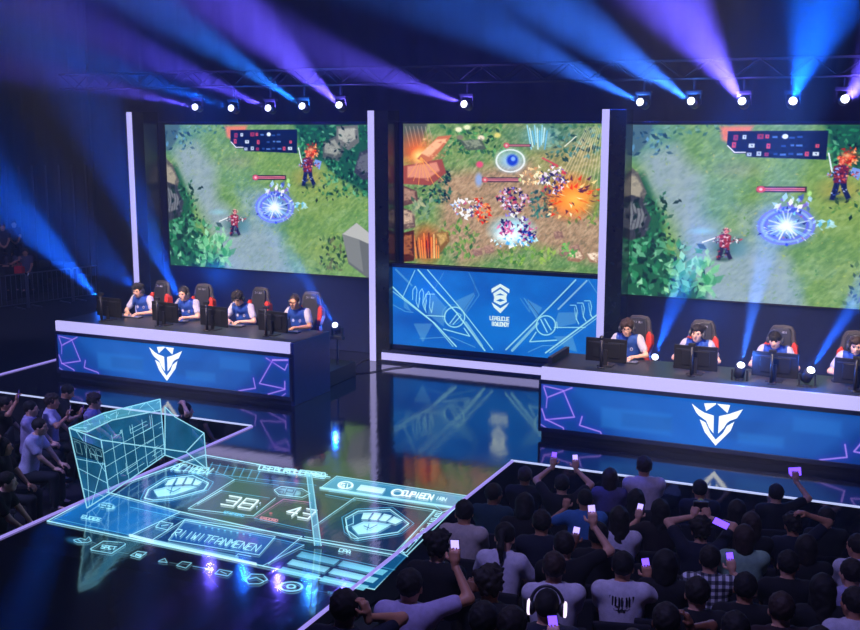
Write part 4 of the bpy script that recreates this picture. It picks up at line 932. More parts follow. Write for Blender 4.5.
# ================================================================== glowing floor graphic and hologram booth on the runway
m_flo = paintmat('floor_projection', 1.15, additive=True)
C1 = lambda x, y: (130+x/4.3, 455+y/4.3); C2 = lambda x, y: (300+x/4.5, 460+y/4.5); C5 = lambda x, y: (40+x/6.14, 500+y/6.14)
tG = thing('floor_graphic', 'glowing cyan scoreboard graphic spread flat over the dark runway floor', 'projection', (-6.8, 10.4, .012))
cv = Cv((-9.02, 11.98, .012), (4.36, 0, 0), (0, 0-3.12, 0), 720, 520)
def paint_floor(cv):
    W = 'a6ecff'; M_ = '58b8e8'; D_ = '0c4468'; cv.aa = .3
    n1 = fbm(cv.P[..., 0]*2, cv.P[..., 1]*2, 71)
    cv.poly([(47, 521), (374, 589), (467, 496), (205, 455)], '08264c', .9, tex=.6+.4*n1)
    ln = lambda *p, w=.9, c=W, a=.95: cv.path(p, w, c, a, soft=.45)
    # lower left block
    cv.poly([(50, 521), (101, 492), (180, 512), (131, 535)], '1268b4', .85, tex=.65+.5*n1)
    cv.poly([(131, 535), (180, 512), (305, 545), (262, 566)], '083468', .8)
    cv.poly([(184.6, 520), (275.3, 536.4), (259, 555), (168.4, 540)], '0c509c', .85, tex=.6+.5*n1)
    cv.poly([(112, 493), (168, 460), (235, 478), (188, 508)], '0e3568', .7)
    cv.poly([C1(*q) for q in ((445, 110), (640, 130), (540, 262), (255, 228))], '1c3442', .6)
    ln((47.3, 521), (374.4, 589.3), w=1.4); ln((374.4, 589.3), (406.7, 555.6), (453, 510), (467, 496), w=1.1); ln((47.3, 521), (103, 491), (205, 455), w=1.2)
    ln((205, 455), (330, 477), w=1.1); ln((55, 518.5), (130, 535), w=.5, c=M_); ln((103, 491), (180, 511.7), (304, 539), (400, 556), w=1.3); ln((130, 507), (304, 545), w=.6, c=M_)
    ln((131, 535), (180, 512), w=.8); ln(*[C1(*q) for q in ((0, 345), (110, 372), (540, 468))], w=2.8, c='c8f4ff', a=.9); ln(*[C1(*q) for q in ((110, 372), (460, 440))], w=3.6, c='8fd8f0', a=.6)
    ln(*[C1(*q) for q in ((100, 362), (240, 275), (740, 350), (595, 468))], w=.8); ln(*[C1(*q) for q in ((165, 365), (235, 280), (625, 350), (555, 430), (165, 365))], w=.8)
    ln(*[C1(*q) for q in ((110, 310), (130, 285), (185, 295), (160, 322), (110, 310))], w=.8); ln(*[C1(*q) for q in ((135, 305), (165, 300))], w=.7)
    ptext(cv, 'RIIWITFANMENEN', C1(205, 318), (360/4.3, 70/4.3), (-6, 6.2), .9, W, .95, .3)
    for k in range(9): cv.ell(*C1(300+k*27, 305+k*5), 1.6, 1.1, '6fd0f8', .8, .6)
    ln(*[C1(*q) for q in ((455, 435), (465, 425), (520, 436))], w=.7)
    # score cells
    ln(*[C1(*q) for q in ((450, 105), (250, 230), (530, 262), (625, 185))], w=.8); ln(*[C1(*q) for q in ((365, 70), (450, 105), (640, 130))], w=.5, c=M_); ln(*[C1(*q) for q in ((290, 210), (395, 150))], w=.8)
    ln(*[C1(*q) for q in ((385, 152), (600, 185))], w=.5, c=M_); ln(*[C1(*q) for q in ((535, 272), (660, 190), (780, 205))], w=.7, c='c07ab0'); ln(*[C1(*q) for q in ((535, 272), (780, 325))], w=.6, c=M_)
    ptext(cv, '38', C1(428, 175), (29, 4.6), (-8.5, 8.4), 1.5, 'd8f4ff', 1, .4); ptext(cv, ':', C1(560, 195), (4, .6), (-7, 8), 1.1, 'c0d8ff', 1)
    ptext(cv, '43', C1(700, 220), (24, 4.2), (-9, 8.4), 1.5, 'd8f4ff', 1, .4); ptext(cv, 'EFORORD', C1(408, 241), (20, 3.6), (-1.6, 1.8), .7, M_); ptext(cv, 'EROORD', C1(565, 265), (17, 3), (-1.6, 1.8), .7, 'd08098')
    cv.ell(*C1(690, 158), 15, 5, '8fd4e8', .7, .4, ang=.12); ptext(cv, 'SPD', C1(640, 138), (24, 4), (-3, 6), 1.1, '10344c', 1); cv.path([C1(*q) for q in ((620, 150), (650, 135), (740, 145), (775, 165), (740, 182), (640, 170))], .8, W, .9, closed=True)
    cv.ell(*C1(605, 250), 2.5, 1.4, 'd04a70', .8, .5); cv.ell(*C1(715, 112), 4.5, 5, 'd83a60', .45, .8)
    # top rail of letters
    ptext(cv, 'ACIVBEN', C1(205, 38), (36, 4.5), (-7, 6), 1.2, W, .9); ln(*[C1(*q) for q in ((175, 60), (350, 80))], w=.6)
    for k in range(7): ln(*[C1(*q) for q in ((355+k*34, 32+k*6), (335+k*34, 72+k*6))], w=.6, c=M_)
    ln(*[C1(*q) for q in ((345, 40), (560, 70))], w=.5, c=M_); ln(*[C1(*q) for q in ((330, 78), (800, 130))], w=.5, c=M_)
    ptext(cv, 'USEBUROUCERED', C1(560, 44), (66, 7.8), (-2, 4), 1.2, W, .95, .25); ln(*[C1(*q) for q in ((545, 42), (850, 84), (835, 102), (560, 64))], w=.6)
    # crests
    def crest(F, pts, bars, face):
        P_ = [F(*q) for q in pts]; cv.poly(P_, '124a78', .8); cv.path(P_, 1.1, W, .95, closed=True)
        c = (sum(p[0] for p in P_)/len(P_), sum(p[1] for p in P_)/len(P_)); cv.path([(c[0]+(p[0]-c[0])*1.14, c[1]+(p[1]-c[1])*1.16) for p in P_], .6, M_, .9, closed=True)
        for b in bars: cv.poly([F(*q) for q in b], 'b0e8fa', .95)
        cv.poly([F(*q) for q in face], '9adcf4', .95); q0 = [F(*q) for q in face]; m = (sum(p[0] for p in q0)/len(q0), sum(p[1] for p in q0)/len(q0)); cv.path([(m[0]-6, m[1]-1), (m[0], m[1]+1.5), (m[0]+7, m[1]-2)], 1, '124a78', 1); cv.path([(m[0]-1, m[1]-3), (m[0]-3, m[1]+3)], .8, '124a78', 1)
    crest(C2, [(205, 262), (262, 230), (405, 222), (490, 285), (440, 325), (262, 352), (215, 318)],
          [[(275, 265), (285, 238), (325, 238), (305, 266)], [(313, 267), (335, 237), (368, 240), (345, 270)], [(353, 271), (378, 241), (415, 250), (385, 276)], [(393, 277), (423, 253), (462, 272), (430, 288)]],
          [(232, 300), (285, 276), (350, 280), (412, 290), (350, 325), (262, 335)])
    ln(*[C2(*q) for q in ((240, 250), (240, 285), (205, 300), (230, 350), (262, 355))], w=.7)
    crest(C1, [(62, 185), (80, 148), (155, 102), (270, 88), (338, 120), (318, 150), (185, 186), (100, 194)],
          [[(165, 108), (200, 98), (180, 128), (150, 130)], [(208, 98), (240, 96), (222, 125), (192, 128)], [(248, 96), (275, 100), (262, 124), (232, 125)], [(282, 103), (310, 116), (292, 128), (268, 128)]],
          [(100, 150), (150, 138), (262, 132), (290, 138), (190, 172), (120, 180)])
    # right hand section
    ln(*[C2(*q) for q in ((60, 300), (245, 170), (610, 225), (430, 412), (20, 345))], w=.8); ln(*[C2(*q) for q in ((115, 155), (250, 180))], w=.6, c=M_)
    ln(*[C2(*q) for q in ((130, 140), (600, 200), (640, 230))], w=.5, c=M_)
    b_ = [(336.7, 476), (466.7, 495.6), (455.6, 507.8), (320.4, 487.8)]
    cv.poly(b_, '3a8cb4', .95, tex=.75+.3*n1); cv.path([b_[3], b_[2]], 2.4, '9adcf0', .9, soft=.6); cv.path(b_, .7, W, .9, closed=True)
    cv.ring(345.5, 485, 7, 3.4, 1.1, 'dcf8ff'); ptext(cv, 'GI', (341.5, 483.2), (8, 1.1), (-1, 3.4), .9, 'dcf8ff'); cv.poly([(361, 484.6), (386, 488.4), (382, 493.6), (356, 489.8)], 'bfeaf6', .9)
    cv.ring(397.5, 492.5, 5.5, 3.1, 1.4, 'e4fbff'); ptext(cv, 'CUPIECN', (404, 490.5), (30, 4.4), (-3, 4.6), 1.3, 'e4fbff', 1, .25); ptext(cv, 'IRN', (437, 496.5), (10, 1.5), (-1.8, 2.8), .8, 'bfeaf6')
    ln(*[C2(*q) for q in ((640, 235), (480, 415))], w=.8); ln(*[C2(*q) for q in ((605, 225), (445, 405), (470, 420))], w=.8); ln(*[C2(*q) for q in ((700, 215), (640, 235), (600, 225))], w=.9)
    for k in range(8):
        x0, y0 = C2(615-k*21, 245+k*23); ptext(cv, 'ESTPEAIU'[k], (x0, y0-1.5), (4.5, .8), (-2.5, 3.0), .9, W, .9)
    cv.poly([C2(*q) for q in ((470, 420), (485, 432), (335, 580), (270, 566), (430, 425))], '0e5c92', .8); ln(*[C2(*q) for q in ((440, 410), (485, 435), (465, 418))], w=.8)
    ptext(cv, 'CPA', C2(180, 398), (11, 2), (-1.4, 3), .9, W)
    for k in range(4):
        ox, oy = 302-k*9.5, 551.5+k*7.6
        for j, (a, b2) in enumerate(((0, .43), (.47, .98))):
            if k == 3 and j == 0: continue
            p0 = (ox+a*88, oy+a*19.5); p1 = (ox+b2*88, oy+b2*19.5); cv.poly([p0, p1, (p1[0]-6, p1[1]+4.8), (p0[0]-6, p0[1]+4.8)], ['6cc4e4', '86d4ee', '78cce8', '5cb4dc'][k], .92, tex=.7+.4*n1)
    ln((304, 545), (262, 566), w=.7); ln((300, 549), (395, 570), w=.5, c=M_)
    cv.ell(106.8, 506, 10, 4, 'a0e4f4', .8, .3, ang=.15); ptext(cv, 'SP', (101, 503.6), (11, 1.8), (-2, 4.4), 1.2, '104a74', 1); ptext(cv, 'EUOEE', (83, 515), (18, 3.4), (-2, 2.8), 1.0, '8fdcf0', .9)
paint_floor(cv)
cv.build('scoreboard', m_flo, tG)
# a second, thin row of icons in front
cv = Cv((-9.0, 8.88, .012), (4.0, 0, 0), (0, -.55, 0), 560, 90)
def paint_icons(cv):
    W = '8fdcf4'; cv.aa = .35
    ln = lambda *p, w=.8, c=W, a=.9: cv.path(p, w, c, a, soft=.45)
    cv.ell(*C5(215, 245), 13, 4.2, '1c5c8c', .7, .5, ang=.12); ln(*[C5(*q) for q in ((205, 245), (250, 235), (280, 245), (300, 225), (315, 250), (290, 262), (230, 262), (205, 245))]); ln(*[C5(*q) for q in ((230, 240), (260, 262))])
    ln(*[C5(*q) for q in ((310, 300), (390, 252), (520, 262), (525, 272), (440, 328), (318, 308), (310, 300))], w=1); ptext(cv, 'SPCT', C5(385, 276), (14, 1.8), (-2, 3), .9, W)
    ln(*[C5(*q) for q in ((555, 340), (600, 315), (655, 322), (610, 355), (555, 340))], w=1); ptext(cv, 'R', C5(592, 330), (5, .8), (-1, 2), .9, W)
    ln(*[C5(*q) for q in ((480, 320), (545, 330))], w=.5, a=.6); ln(*[C5(*q) for q in ((320, 258), (345, 268))], w=.5, a=.6)
    F = C1
    ln(*[F(*q) for q in ((125, 455), (150, 445), (160, 462), (122, 458))]); ln(*[F(*q) for q in ((200, 475), (225, 458), (265, 464), (240, 486), (200, 475))]); ln(*[F(*q) for q in ((170, 462), (205, 468))], w=.5, a=.6); ln(*[F(*q) for q in ((270, 478), (330, 488), (340, 498), (320, 484))], w=.7)
    ln(*[F(*q) for q in ((365, 510), (385, 492), (440, 502), (420, 520), (365, 510))], w=1); ln(*[F(*q) for q in ((390, 500), (415, 512))])
    G = lambda x, y: (40+x/2.867, 500+y/2.867)
    ln(*[G(*q) for q in ((588, 228), (605, 212), (640, 214), (652, 228), (630, 240), (598, 240), (588, 228))], w=1.1); ln(*[G(*q) for q in ((600, 226), (620, 222), (640, 232))], w=1.2)
    cv.ring(*G(720, 248), 11, 4.6, 1.2, W); cv.ring(*G(720, 248), 4, 1.8, 1.2, W); ln(*[G(*q) for q in ((752, 252), (840, 268))], w=.5, a=.6); ln(*[G(*q) for q in ((652, 230), (690, 240))], w=.5, a=.6); ptext(cv, 'TSE', G(825, 262), (9, 1.5), (-1, 2), .7, '5fb0d8', .7)
paint_icons(cv)
cv.build('icon_row', m_flo, tG)

hol = thing('hologram_booth', 'translucent cyan wireframe hologram of a flared booth at the left runway edge', 'hologram', (-8.9, 10.6, 0))
hw = emit('holo_line', '9ce4f8', .95); hf = glow_glass('holo_pane', '2a90cc', .19, .12); hb = glow_glass('holo_band', '60c0e4', .36, .15)
H_ = lambda px, py, h: at_z(px, py, h)-Vector((-8.9, 10.6, 0))
B0, B1, B2, B3 = H_(87, 508, .03), H_(109, 494, .03), H_(165, 455, .03), H_(207, 469, .03)
T0, Tm, T2 = H_(69, 428, 1.0), H_(104, 413, .93), H_(160, 399, .87); I0, Im, I2 = H_(87, 432, .95), H_(112, 420, .9), H_(161, 410, .82)
T1, T4, T3, T5, T6 = H_(101, 440, .70), H_(186, 452, .34), H_(204, 433, .42), H_(165, 407, .80), H_(175, 417, .62)
def lines(nm, pairs, r=.007, m=hw):
    b = MB()
    for p in pairs:
        for a, c in zip(p[:-1], p[1:]): b.tube([a, c], r, 5)
    return b.build(nm, m, hol)
def pane(nm, poly, m=hf):
    b = MB(); b.add(poly, [tuple(range(len(poly)))]); o = b.build(nm, m, hol, recalc=False); s_ = o.modifiers.new('t', 'SOLIDIFY'); s_.thickness = .006; return o
lines('edge_frame', [[B0, T0, Tm, T2, B2], [T0, I0, Im, I2, T2], [T0, T1, B1, B0], [T1, T4, T3, B3], [T5, T6, T3], [B2, B3], [B1, B2], [T5, B2], [T4, B3]], .0075)
pane('left_pane', [T0, T1, B1, B0]); pane('wall_pane', [T1, I2, B2, B1]); pane('top_band', [T0, Tm, Im, I0], hb); pane('top_band', [Tm, T2, I2, Im], hb); pane('corner_pane', [I0, T1, I2, Im]); pane('right_pane', [T5, T6, T3, B3, B2])
mixp = lambda a, c, t: a+(c-a)*t
g = []
for k in range(1, 6): t_ = k/6; g.append([mixp(B1, B2, t_), mixp(T1, I2, t_)])
for k in range(1, 4): t_ = k/4; g.append([mixp(B1, T1, t_), mixp(B2, I2, t_)])
lines('wall_grid', g, .0032)
g = [[mixp(T0, B0, .12), mixp(T1, B1, .2)], [mixp(T0, B0, .38), mixp(T1, B1, .45)], [mixp(T0, T1, .5), mixp(B0, B1, .1)], [mixp(T0, B0, .5), mixp(T1, B1, .8)], [mixp(T1, B1, .35), mixp(B0, B1, .2)], [mixp(T0, B0, .75), mixp(B0, B1, .8)], [mixp(T0, T1, .2), mixp(T1, B1, .6)]]
lines('left_lattice', g, .0036)
q_ = random.Random(5); g = []
for k in range(16):
    a0, a1 = q_.random(), q_.random(); b0 = min(1, max(0, a0+q_.uniform(-.3, .3))); b1 = min(1, max(0, a1+q_.uniform(-.3, .3)))
    W_ = lambda u, v: mixp(mixp(B1, B2, u), mixp(T1, I2, u), v)
    g.append([W_(a0, a1), W_(b0, a1), W_(b0, b1)])
for k in range(9):
    a0 = q_.random(); g.append([mixp(mixp(T0, Tm, a0), mixp(I0, Im, a0), q_.random()), mixp(mixp(T0, Tm, min(1, a0+.12)), mixp(I0, Im, min(1, a0+.12)), q_.random())]); g.append([mixp(mixp(Tm, T2, a0), mixp(Im, I2, a0), q_.random()), mixp(mixp(Tm, T2, min(1, a0+.12)), mixp(Im, I2, min(1, a0+.12)), q_.random())])
for w_ in g: lines('tracery_line', [w_], .003)
dkp = glow_glass('holo_dark', '0a3058', .08, .6); a_ = [mixp(T0, B0, .1), mixp(T1, B1, .16), mixp(T1, B1, .42), mixp(T0, B0, .34)]
pane('sign_pane', a_, dkp)
b = MB(); o_, u_, v_ = a_[0], a_[1]-a_[0], a_[3]-a_[0]
for st in strokes('OIAP', (.08, .2), (.84, 0), (0, .6), .3): b.tube([o_+u_*p[0]+v_*p[1] for p in st], .004, 4)
b.build('sign_letters', hw, hol)
b = MB(); q_ = mixp(T0, B0, .28)
for st in strokes('IAP', (.05, .05), (.6, 0), (0, .12), .3): pass
tp = thing('hologram_pillar', 'thin upright strip of cyan light standing on the floor graphic', 'hologram', at_z(317, 546, .02))
b = MB(); top = at_z(309, 474, .80)-tp.location; b.tube([(-.03, 0, 0), top+Vector((-.03, 0, 0))], .007, 5); b.tube([(.04, .02, 0), top+Vector((.03, .0, 0))], .007, 5); b.tube([top+Vector((-.03, 0, 0)), top+Vector((.03, 0, 0))], .006, 5); b.build('edge_frame', hw, tp)
b = MB(); b.add([(-.03, 0, 0), (.04, .02, 0), top+Vector((.03, 0, 0)), top+Vector((-.03, 0, 0))], [(0, 1, 2, 3)]); o = b.build('pane', hb, tp, recalc=False); s_ = o.modifiers.new('t', 'SOLIDIFY'); s_.thickness = .006
# ================================================================== furniture at the desks
m_red = mat('chair_red', 'c8321f', .5, noise=.08); m_chair = mat('chair_black', (.02, .02, .025), .5); m_grey = mat('chair_grey', (.045, .04, .045), .6)
e_mon = emit('monitor_screen', '9fc4ff', 2.2)
def gaming_chair(label, loc, rz):
    t = thing('gaming_chair', label, 'chair', loc, rz, 'gaming chairs behind the desks'); t.scale = (.92, .92, .95)
    R = Matrix.Translation((0, -.20, .43)) @ Matrix.Rotation(.14, 4, 'X')
    def part(nm, poly, y0, y1, m, bw=.02):
        b = MB(); b.prism([(x, z-.43) for x, z in poly], y0, y1); o = b.build(nm, m, t); o.matrix_local = R; bevel(o, bw, 3); return o
    half = [(.0, .42), (.19, .42), (.235, .60), (.215, .80), (.265, .96), (.255, 1.10), (.215, 1.19), (.195, 1.32), (.145, 1.40), (0, 1.415)]
    poly = half+[(-x, z) for x, z in half[-2:0:-1]]
    back = part('backrest', poly, -.08, .0, m_grey, .03)
    inner = [(0, .46), (.14, .46), (.15, .8), (.17, 1.0), (.155, 1.17), (.15, 1.31), (.115, 1.37), (0, 1.38)]
    part('back_pad', inner+[(-x, z) for x, z in inner[-2:0:-1]], -.02, .045, m_chair, .02)
    for s in (-1, 1):
        w = [(s*.16, .80), (s*.225, .80), (s*.275, .96), (s*.262, 1.10), (s*.20, 1.17), (s*.165, 1.10)]
        if s < 0: w = w[::-1]
        part('side_bolster', w, -.085, .075, m_red, .02)
        w = [(s*.15, .50), (s*.205, .50), (s*.235, .62), (s*.21, .78), (s*.155, .78)]
        if s < 0: w = w[::-1]
        part('lumbar_bolster', w, -.085, .06, m_red, .015)
    b = MB()
    for st in strokes('IUXNIIC', (-.085, 1.315-.43), (.17, 0), (0, -.032), .3): b.tube([(p[0], .053, p[1]) for p in st], .003, 4)
    o = b.build('lettering', mat('chair_print', 'c8c8d0', .6), t); o.matrix_local = R
    b = MB(); b.box(-.24, .24, -.22, .26, .32, .42, .04); b.build('seat', m_chair, t)
    for s in (-1, 1):
        b = MB(); b.box(s*.29-.035, s*.29+.035, -.16, .12, .62, .65, .012); b.bar((s*.28, -.02, .36), (s*.29, -.02, .63), .03, .05); b.build('armrest', m_black, t)
    b = MB(); b.tube([(0, 0, .06), (0, 0, .34)], .03, 10)
    for k in range(5): a = 2*PI*k/5+.3; b.bar((0, 0, .07), (.28*math.cos(a), .28*math.sin(a), .06), .04, .03)
    b.build('base', m_black, t)
    for k in range(5): a = 2*PI*k/5+.3; b = MB(); b.sphere((.28*math.cos(a), .28*math.sin(a), .028), .027, 10, 6); b.build('caster', m_black, t, True)
    return t
m_mon = mat('monitor_black', (.004, .004, .006), .5)
def monitor(label, loc, rz):
    t = thing('monitor', label, 'monitor', loc, rz, 'monitors on the desks')   # screen faces +Y, its back the audience
    b = MB(); b.box(-.305, .305, -.02, .012, .055, .40, .008); b.box(-.2, .2, -.035, -.02, .12, .33, .008); o = b.build('housing', m_mon, t)
    b = MB(); b.box(-.27, -.03, -.024, -.018, .335, .35); b.box(.03, .27, -.024, -.018, .335, .35); b.build('vent', m_steel, t)
    b = MB(); b.box(-.29, .29, .012, .0135, .07, .385); b.build('screen', e_mon, t)
    b = MB(); b.box(-.03, .03, -.06, -.03, .0, .24, .006); b.box(-.11, .11, -.11, .07, 0, .014, .004); b.build('stand', m_black, t)
    return t
def webcam_post(label, loc, h=.44, ball=True):
    t = thing('camera_post', label, 'camera', loc, 0, 'black camera posts in front of the monitors')
    b = MB(); b.tube([(0, 0, 0), (0, 0, h)], .022, 10); b.tube([(0, 0, 0), (0, 0, .015)], .06, 14); b.build('post', m_black, t, True)
    b = MB(); b.sphere((0, 0, h+.02), .036, 12, 8) if ball else b.box(-.05, .05, -.02, .04, h, h+.05, .01); hd = b.build('camera_head', m_black, t, ball)
    b = MB(); b.tube([(0, .028, h+.022), (0, .042, h+.022)], .014, 10); b.build('lens', m_blackg, hd)
    return t
m_key = mat('key_caps', (.20, .20, .25), .5)
def keyboard(label, loc, rz):
    t = thing('keyboard', label, 'keyboard', loc, rz, 'keyboards on the desks')
    b = MB(); b.box(-.20, .20, -.07, .07, 0, .018, .005); b.build('base', m_black, t)
    b = MB()
    for r in range(4):
        for k in range(13): b.box(-.188+k*.029, -.188+k*.029+.024, -.06+r*.03, -.06+r*.03+.024, .018, .027)
    b.build('keys', m_key, t)
def mouse(label, loc):
    t = thing('mouse', label, 'mouse', loc, 0, 'mice on the desks')
    b = MB(); b.sphere((0, 0, .012), (.031, .055, .022), 12, 8); b.build('shell', m_black, t, True); b = MB(); b.tube([(-.004, -.03, .033), (.004, -.03, .033)], .008, 8); b.build('wheel', m_steel, t)
# ------------------------------------------------------------------ players
jb = mat('jersey_blue', '1c4696', .75, noise=.15, scale=14); jw = mat('jersey_white', 'bab2bc', .75, noise=.05, scale=14)
def hnd(y=.44, z=.83, x=.13, x2=None): return {-1: ((-x, y, z), (.35, 1, -.05), (.1, 0, -1)), 1: ((x2 or x, y, z), (-.35, 1, -.05), (-.1, 0, -1))}
PZ = [make_pose('p%d' % i, lean=l, hands=hh, yaw=yw, pitch=pt, roll=rl, fine=True, curl=.35) for i, (l, hh, yw, pt, rl) in enumerate((
    (.17, hnd(.46, .83, .14, .10), .12, -.22, 0), (.16, hnd(.44, .83, .12), .05, -.08, 0), (.20, hnd(.44, .83, .11), .2, -.42, .05), (.15, hnd(.44, .83, .12), -.02, -.03, 0),
    (.15, hnd(.44, .83, .14), .15, -.10, .0), (.17, hnd(.44, .83, .15), .0, -.02, -.08), (.18, hnd(.44, .83, .14), -.05, -.18, 0), (.16, hnd(.44, .83, .14), .1, -.12, 0)))]
for g in PZ:   # white sleeves and shoulders on the shirt mesh
    me = g['shirt']; me.materials.append(None); co = np.zeros(len(me.polygons)*3); me.polygons.foreach_get('center', co); co = co.reshape(-1, 3)
    sx = g['arm'][1][0][0]; mi = ((abs(co[:, 0]) > sx-.012+(1.05-co[:, 2])*.05) & (co[:, 2] > .78)).astype(np.int32); me.polygons.foreach_set('material_index', mi)
PL = [ # head px, hair, hair colour, skin, label, side
 ((138, 291), 'messy', 'black', 'light', 'blue jersey player, first from the left at the left desk, looking down', 0, False),
 ((184, 297), 'short', 'dark', 'light', 'player in a blue and white jersey, second from the left at the left desk', 0, False),
 ((238, 300), 'curly', 'dark', 'light', 'curly haired player in a blue and white jersey, third at the left desk, head bowed', 0, False),
 ((295, 303), 'crop', 'brown', 'tan', 'short haired blue jersey player nearest the end panel of the left desk', 0, False),
 ((627, 326), 'curly', 'brown', 'light', 'curly haired player with glasses in a blue and white jersey, first at the right desk', 1, True),
 ((697, 335), 'messy', 'dark', 'light', 'smiling player behind the second monitor of the right desk', 1, False),
 ((775, 342), 'fringe', 'black', 'light', 'player with a straight dark fringe behind the third monitor of the right desk', 1, False),
 ((856, 344), 'messy', 'brown', 'light', 'player at the right edge of the photo, half cut off, at the right desk', 1, False)]
ordn = ['first', 'second', 'third', 'fourth']
for i, ((hx, hy), hair, hc, sk, lb, side, glasses) in enumerate(PL):
    g = PZ[i]; hd = g['head'][0]; X = at_y(hx, hy, 15.82).x; where = ('left', 'right')[side]; k = ordn[i % 4]
    rz = PI
    px = X+float(hd[0]); py = 15.82+float(hd[1])
    t, M = person(g, lb, (px, py, .27), rz, [jb, jw], hair, hc, sk, eyes=True); headset(t, M)
    # small white crest and number on the chest, a collar
    ch = g['torso'][1]
    b = MB()
    for a in range(2):
        x0 = .06 if a else -.075; n_ = 5 if a else 4
        b.tube([(x0+.018*math.sin(q), ch[1]+.128, ch[2]+.05+.022*math.cos(q)) for q in np.linspace(0, 2*PI, 11)], .006, 5)
    b.sphere((.06, ch[1]+.128, ch[2]+.05), (.016, .006, .02), 8, 6)
    b.build('jersey_crest', jw, t)
    if glasses:
        b = MB()
        for sx in (-1, 1): b.tube([(sx*.032+.021*math.cos(a), .108, .004+.017*math.sin(a)) for a in np.linspace(0, 2*PI, 15)], .0028, 5); b.tube([(sx*.053, .106, .006), (sx*.082, .0, .008)], .0026, 5)
        b.tube([(-.011, .11, .006), (.011, .11, .006)], .0026, 5); o = b.build('glasses', m_black, t); o.matrix_local = M
    gaming_chair('black and red gaming chair of the %s player at the %s desk' % (k, where), (px, py+.06, .27), rz+(-.12, .1, -.05, .12)[i % 4])
    keyboard('dark keyboard under the hands of the %s player at the %s desk' % (k, where), (px+.06, py-.55, 1.04), PI)
    mouse('black mouse beside the keyboard of the %s player at the %s desk' % (k, where), (px-.24, py-.56, 1.04))
for side, pxs in ((0, ((104, 310), (160, 313), (209, 317), (268, 317))), (1, ((603, 345), (693, 350), (773, 358), (857, 362)))):
    for i, q in enumerate(pxs):
        X = at_y(*q, 15.1).x; wh = ('left', 'right')[side]
        monitor('black monitor seen from behind, %s from the left on the %s desk' % (ordn[i], wh), (X+.02, 15.22, 1.04), (-.12 if side == 0 else 0))
        webcam_post('black camera post before the %s monitor from the left on the %s desk' % (ordn[i], wh), (X, 15.03, 1.04), .42 if side else .46, (i == 0 and side == 1))
# a loose cable on the deck
cu = MB(); cp = [at_z(x, y, .012) for x, y in ((334, 378), (345, 372), (352, 368), (362, 361), (371, 358))]; cp2 = [at_z(x, y, .012) for x, y in ((336, 378), (352, 374), (372, 372), (392, 368), (412, 366))]
for c_ in (cp, cp2): cu.tube(c_, .010, 6)
o = cu.build('stage_cable', m_black); tag(o, 'thin dark cables lying on the deck between the left desk and the middle screen', 'cable')

# ================================================================== audience
def brief(lb, n):
    w = lb.split(',')[0].split()[:n]
    while w[-1] in ('with', 'a', 'the', 'in', 'of', 'at', 'and', 'over', 'an', 'right', 'left', 'on', 'by', 'between', 'both', 'behind', 'below', 'above', 'to', 'beside', 'from', 'small', 'glowing', 'very', 'near', 'white', 'black', 'thick', 'violet', 'across', 'under', 'edge', 'raised', 'holding'): w.pop()
    return ' '.join(w)
# stepped floor of the right block
TY = 12.78; st_ = MB()
for k in range(1, 10): st_.box(RR+.02, XR, -1.5, TY-.85*k, -1+.17*(k-1), -1+.17*k)
struct(st_.build('audience_steps', m_pit), 'audience_steps')
m_seat = mat('seat_fabric', (.014, .014, .022), .9, bump=.2)
ac = thing('audience_chair', 'black stacking chair', 'chair', (0, 0, 0), 0, None)
b = MB(); b.box(-.22, .22, -.20, .24, .36, .42, .02); b.build('seat', m_seat, ac)
b = MB(); b.box(-.22, .22, -.30, -.25, .50, .92, .02); b.build('backrest', m_seat, ac)
for sx in (-1, 1):
    for a, c_ in (((sx*.20, .20, .37), (sx*.21, .23, .0)), ((sx*.20, -.20, .37), (sx*.21, -.26, .0))): b = MB(); b.tube([a, c_], .012, 6); b.build('leg', m_steel, ac)
b = MB(); b.tube([(-.2, -.2, .38), (-.2, -.28, .52)], .012, 6); b.tube([(.2, -.2, .38), (.2, -.28, .52)], .012, 6); b.build('back_frame', m_steel, ac)
used_chair = [False]
def audience_chair(label, loc, rz, grp):
    if not used_chair[0]: c = ac; used_chair[0] = True
    else: c = copy_tree(ac)
    c.location = loc; c.rotation_euler = (0, 0, rz); c['label'] = label; c['group'] = grp; return c
up = lambda s, x=.26, y=.26, z=1.34: ((s*x, y, z), (-s*.1, .1, 1), (0, 1, .1))
fr = lambda s, x=.16, y=.36, z=1.05: ((s*x, y, z), (-s*.2, .2, 1), (0, 1, .1))
A = {}
